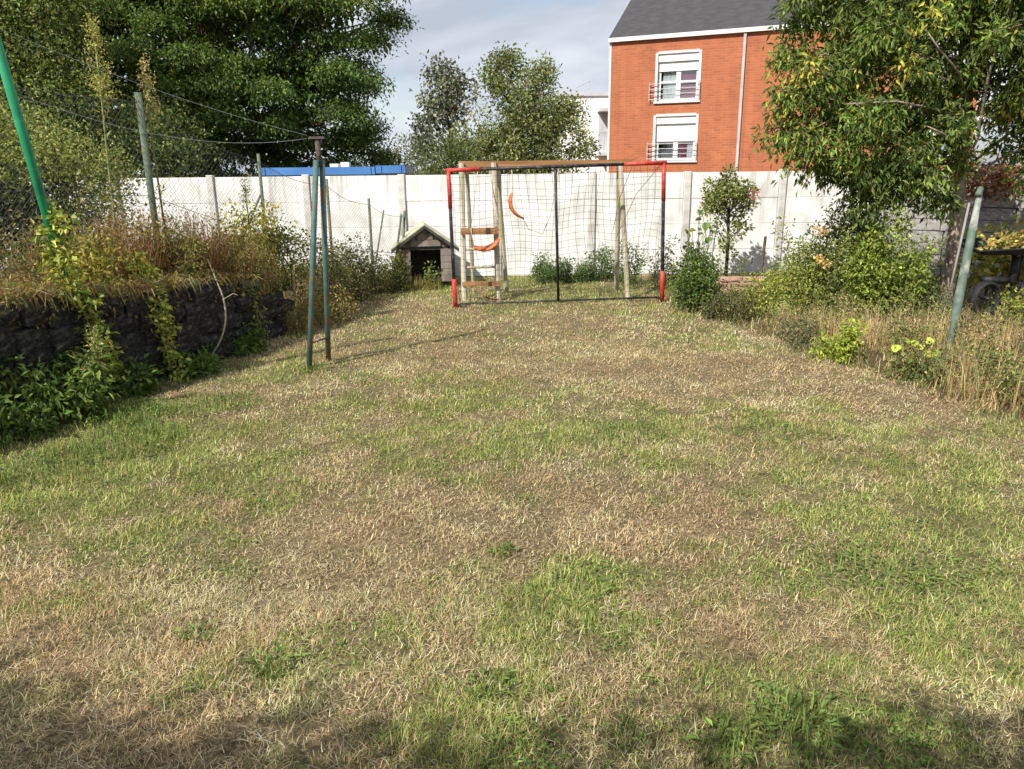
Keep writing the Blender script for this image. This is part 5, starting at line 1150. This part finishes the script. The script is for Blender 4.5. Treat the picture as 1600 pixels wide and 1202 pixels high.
for (x, y, rx, rz_, cl, k_, lab) in [(3.75, 11.0, .3, .34, BRT, 50, 'lime green weeds between the brick edging and the yellowish shrub'), (4.55, 10.4, .3, .42, GRB, 55, 'upright green weeds in front of the orange blossoms'), (4.95, 10.2, .25, .5, BRT, 50, 'tall lime green stems before the bright shrub'), (5.55, 10.1, .35, .36, [(0.13, 0.17, 0.08), (0.18, 0.21, 0.10), (0.09, 0.12, 0.05)], 60, 'bluish green weeds left of the peach trunk'), (4.2, 9.6, .3, .26, GRB + BEDDRY[:2], 44, 'half dried weeds in the middle of the bed'), (4.0, 7.85, .25, .24, GRB + BEDDRY[:2], 36, 'scrubby weeds right of the bright seedling'), (4.45, 6.55, .35, .28, GRB + BRT[:1], 70, 'green stems among the tall dry grass'), (3.0, 10.6, .2, .26, GRB, 34, 'green weeds between goalside bush and brick edging'), (4.65, 7.5, .25, .3, BEDDRY + GRB[:2], 44, 'brown and green weeds round the foot of the leaning post')]:
    bush('bed_weeds', lab, (x, y, -.02), (rx, rx, rz_), cl, k_, 30, .055, .022, .05, group='weeds in the right bed', cat='weeds')
fl = thing('blossom_cluster', 'two clusters of orange blossoms on the shrub behind the bed', 'flowers', (4.2, 10.35, .9))
for (x, z) in ((4.10, 1.15), (4.18, 1.17), (4.12, .80), (4.19, .77), (4.25, .74)):
    b_ = Buf(); clump_leaves(b_, np.array([[x, 10.36, z]]), 22, (.025, .025, .025), .05, .04, [(0.60, 0.38, 0.14), (0.66, 0.46, 0.22)], None, .15); b_.build('bloom', M['leaf'], fl, False, 'stuff')
for (x, y, rx, ry, h, n, lab) in [(4.1, 8.9, .55, .6, .48, 1300, 'dry straw grass in the middle of the bed behind the bright seedling'), (4.5, 8.1, .5, .6, .58, 1300, 'dry beige grass left of the leaning post'), (4.15, 7.2, .35, .4, .52, 800, 'dry grass in front of the leaning post'), (4.25, 6.45, .38, .4, .55, 650, 'tall dry grass at the right edge of the lawn'), (4.75, 6.5, .4, .5, .58, 550, 'tall dry grass at the right edge of the photo'), (3.65, 9.4, .35, .5, .36, 900, 'low dry grass at the bed edge by the dark weeds'), (3.35, 11.4, .45, .4, .30, 700, 'dry weeds in front of the brick edging'), (5.2, 8.7, .6, .5, .5, 900, 'dry grass at the foot of the peach tree'), (5.9, 9.6, .7, .5, .14, 500, 'short dry grass in front of the handcart')]:
    dry_clump('dry_grass_clump', lab, (x, y, -.02), (rx, ry), h, n, BEDDRY, [3, 3, 3, 2, 1.5], .5, .007, 'dry grass in the right bed', 'grass clump', .12, None, .4, 28, GRB)
bush('bright_seedling', 'small bright yellow-green seedling at the edge of the lawn', (3.45, 7.85, 0), (.14, .16, .26), [(0.27, 0.33, 0.045), (0.33, 0.37, 0.06), (0.20, 0.26, 0.04)], 30, 34, .05, .028, .05)
bush('dark_edge_weeds', 'dark scrubby weeds at the corner of the bed', (2.98, 10.1, 0), (.28, .32, .2), [(0.09, 0.10, 0.04), (0.13, 0.13, 0.05), (0.16, 0.12, 0.06), (.06, .07, .03)], 44, 38, .05, .024, .07)
bush('yellow_tipped_weeds', 'yellow-tipped low weeds just below the brick edging', (3.3, 10.6, 0), (.2, .25, .2), BRT + [(0.42, 0.40, 0.08)], 26, 34, .05, .03, .06)
bush('grey_edge_weeds', 'grey-green low weeds along the lawn edge left of the seedling', (3.35, 8.7, 0), (.22, .45, .16), [(0.10, 0.12, 0.06), (0.14, 0.15, 0.08), (0.2, 0.17, 0.09)], 40, 36, .045, .02, .06)
bush('corner_greens', 'green weeds at the lawn edge on the right border of the photo', (4.5, 5.95, 0), (.4, .35, .24), GRB + [(0.27, 0.30, 0.07)], 56, 40, .05, .03, .08)
bush('edge_greens', 'green leafy weeds at the lawn edge below the broad yellow leaves', (3.85, 7.0, 0), (.24, .25, .2), GRB, 26, 22, .055, .03, .06)
broadleaf('squash_plant', 'plant with a few broad lime-yellow leaves at the bed edge', (3.95, 7.35, 0), [(-.12, -.1, .36, .085, .7), (-.06, -.12, .34, .07, .9), (.12, -.05, .35, .075, .8), (.02, -.1, .3, .06, .8), (-.2, -.05, .28, .09, .6), (.05, -.18, .25, .09, .9), (.18, -.1, .24, .08, .7), (-.1, -.2, .18, .08, .6)], [(0.36, 0.42, 0.05), (0.30, 0.36, 0.05), (0.42, 0.45, 0.07)])
def iris(label, base, n, h):
    root = thing('iris_clump', label, 'iris', base)
    for k in range(n):
        b_ = Buf(); az = R.uniform(0, 6.28); ln = h * R.uniform(.7, 1.1)
        blades(b_, np.array([[base[0] + R.uniform(-.06, .06), base[1] + R.uniform(-.05, .05), base[2] - .01]]), np.array([ln]), np.array([.028]), np.array([R.uniform(.1, .55)]), np.array([az]), pal(1, [(0.13, 0.19, 0.12), (0.16, 0.22, 0.14)], .1), .25)
        b_.build('leaf', M['leaf'], root)
iris('clump of blue-green sword leaves at the bed edge', (3.95, 6.95, 0), 11, .42)
bush('vine_leaves', 'yellowing grape leaves behind the handcart', (7.2, 11.3, .3), (.7, .3, .42), [(0.36, 0.33, 0.08), (0.27, 0.28, 0.07), (0.42, 0.34, 0.10), (0.2, 0.23, 0.06)], 50, 26, .10, .08, .12, cat='vine')
bush('red_leaf_creeper', 'reddish creeper hanging on the top of the block wall', (8.0, 13.3, 1.5), (.6, .25, .25), [(0.20, 0.09, 0.06), (0.15, 0.11, 0.05), (0.28, 0.14, 0.09)], 34, 28, .09, .06, .1, cat='creeper', round_=True)
bush('tray_leaves', 'fallen yellow leaves lying in the handcart tray', (6.9, 10.5, .89), (.45, .3, .04), [(0.40, 0.34, 0.10), (0.34, 0.22, 0.10), (0.26, 0.27, 0.07)], 26, 14, .08, .06, .05, cat='leaves', stalks=2, round_=True)
bush('cart_weeds', 'yellow-green weeds growing under the handcart', (6.9, 10.2, 0), (.4, .3, .2), BRT, 34, 34, .06, .035, .08)
bush('cart_edge_weeds', 'green weeds in front of the handcart at the right edge', (7.0, 9.4, 0), (.5, .4, .16), GRB + BRT, 50, 34, .06, .035, .09)
# bed litter: low dry growth over the soil of the bed
fr = Buf(); n = 16000
y = rng.uniform(5.6, 14.5, n); x = bed_x(y) + rng.uniform(-.05, 1, n) ** 1.3 * 5.2
hb = .16 * rng.uniform(.3, 1.4, n)
blades(fr, np.stack([x, y, gz(x, y) - .01], 1), hb, .008 * rng.uniform(.6, 1.4, n), np.abs(rng.normal(.7, .35, n)), rng.random(n) * 6.28, pal(n, BEDDRY + GRB, .3), .35)
o = fr.build('bed_grass', M['blade'], None, False, 'stuff'); o['label'] = 'dry and green undergrowth covering the bed on the right'; o['category'] = 'grass'
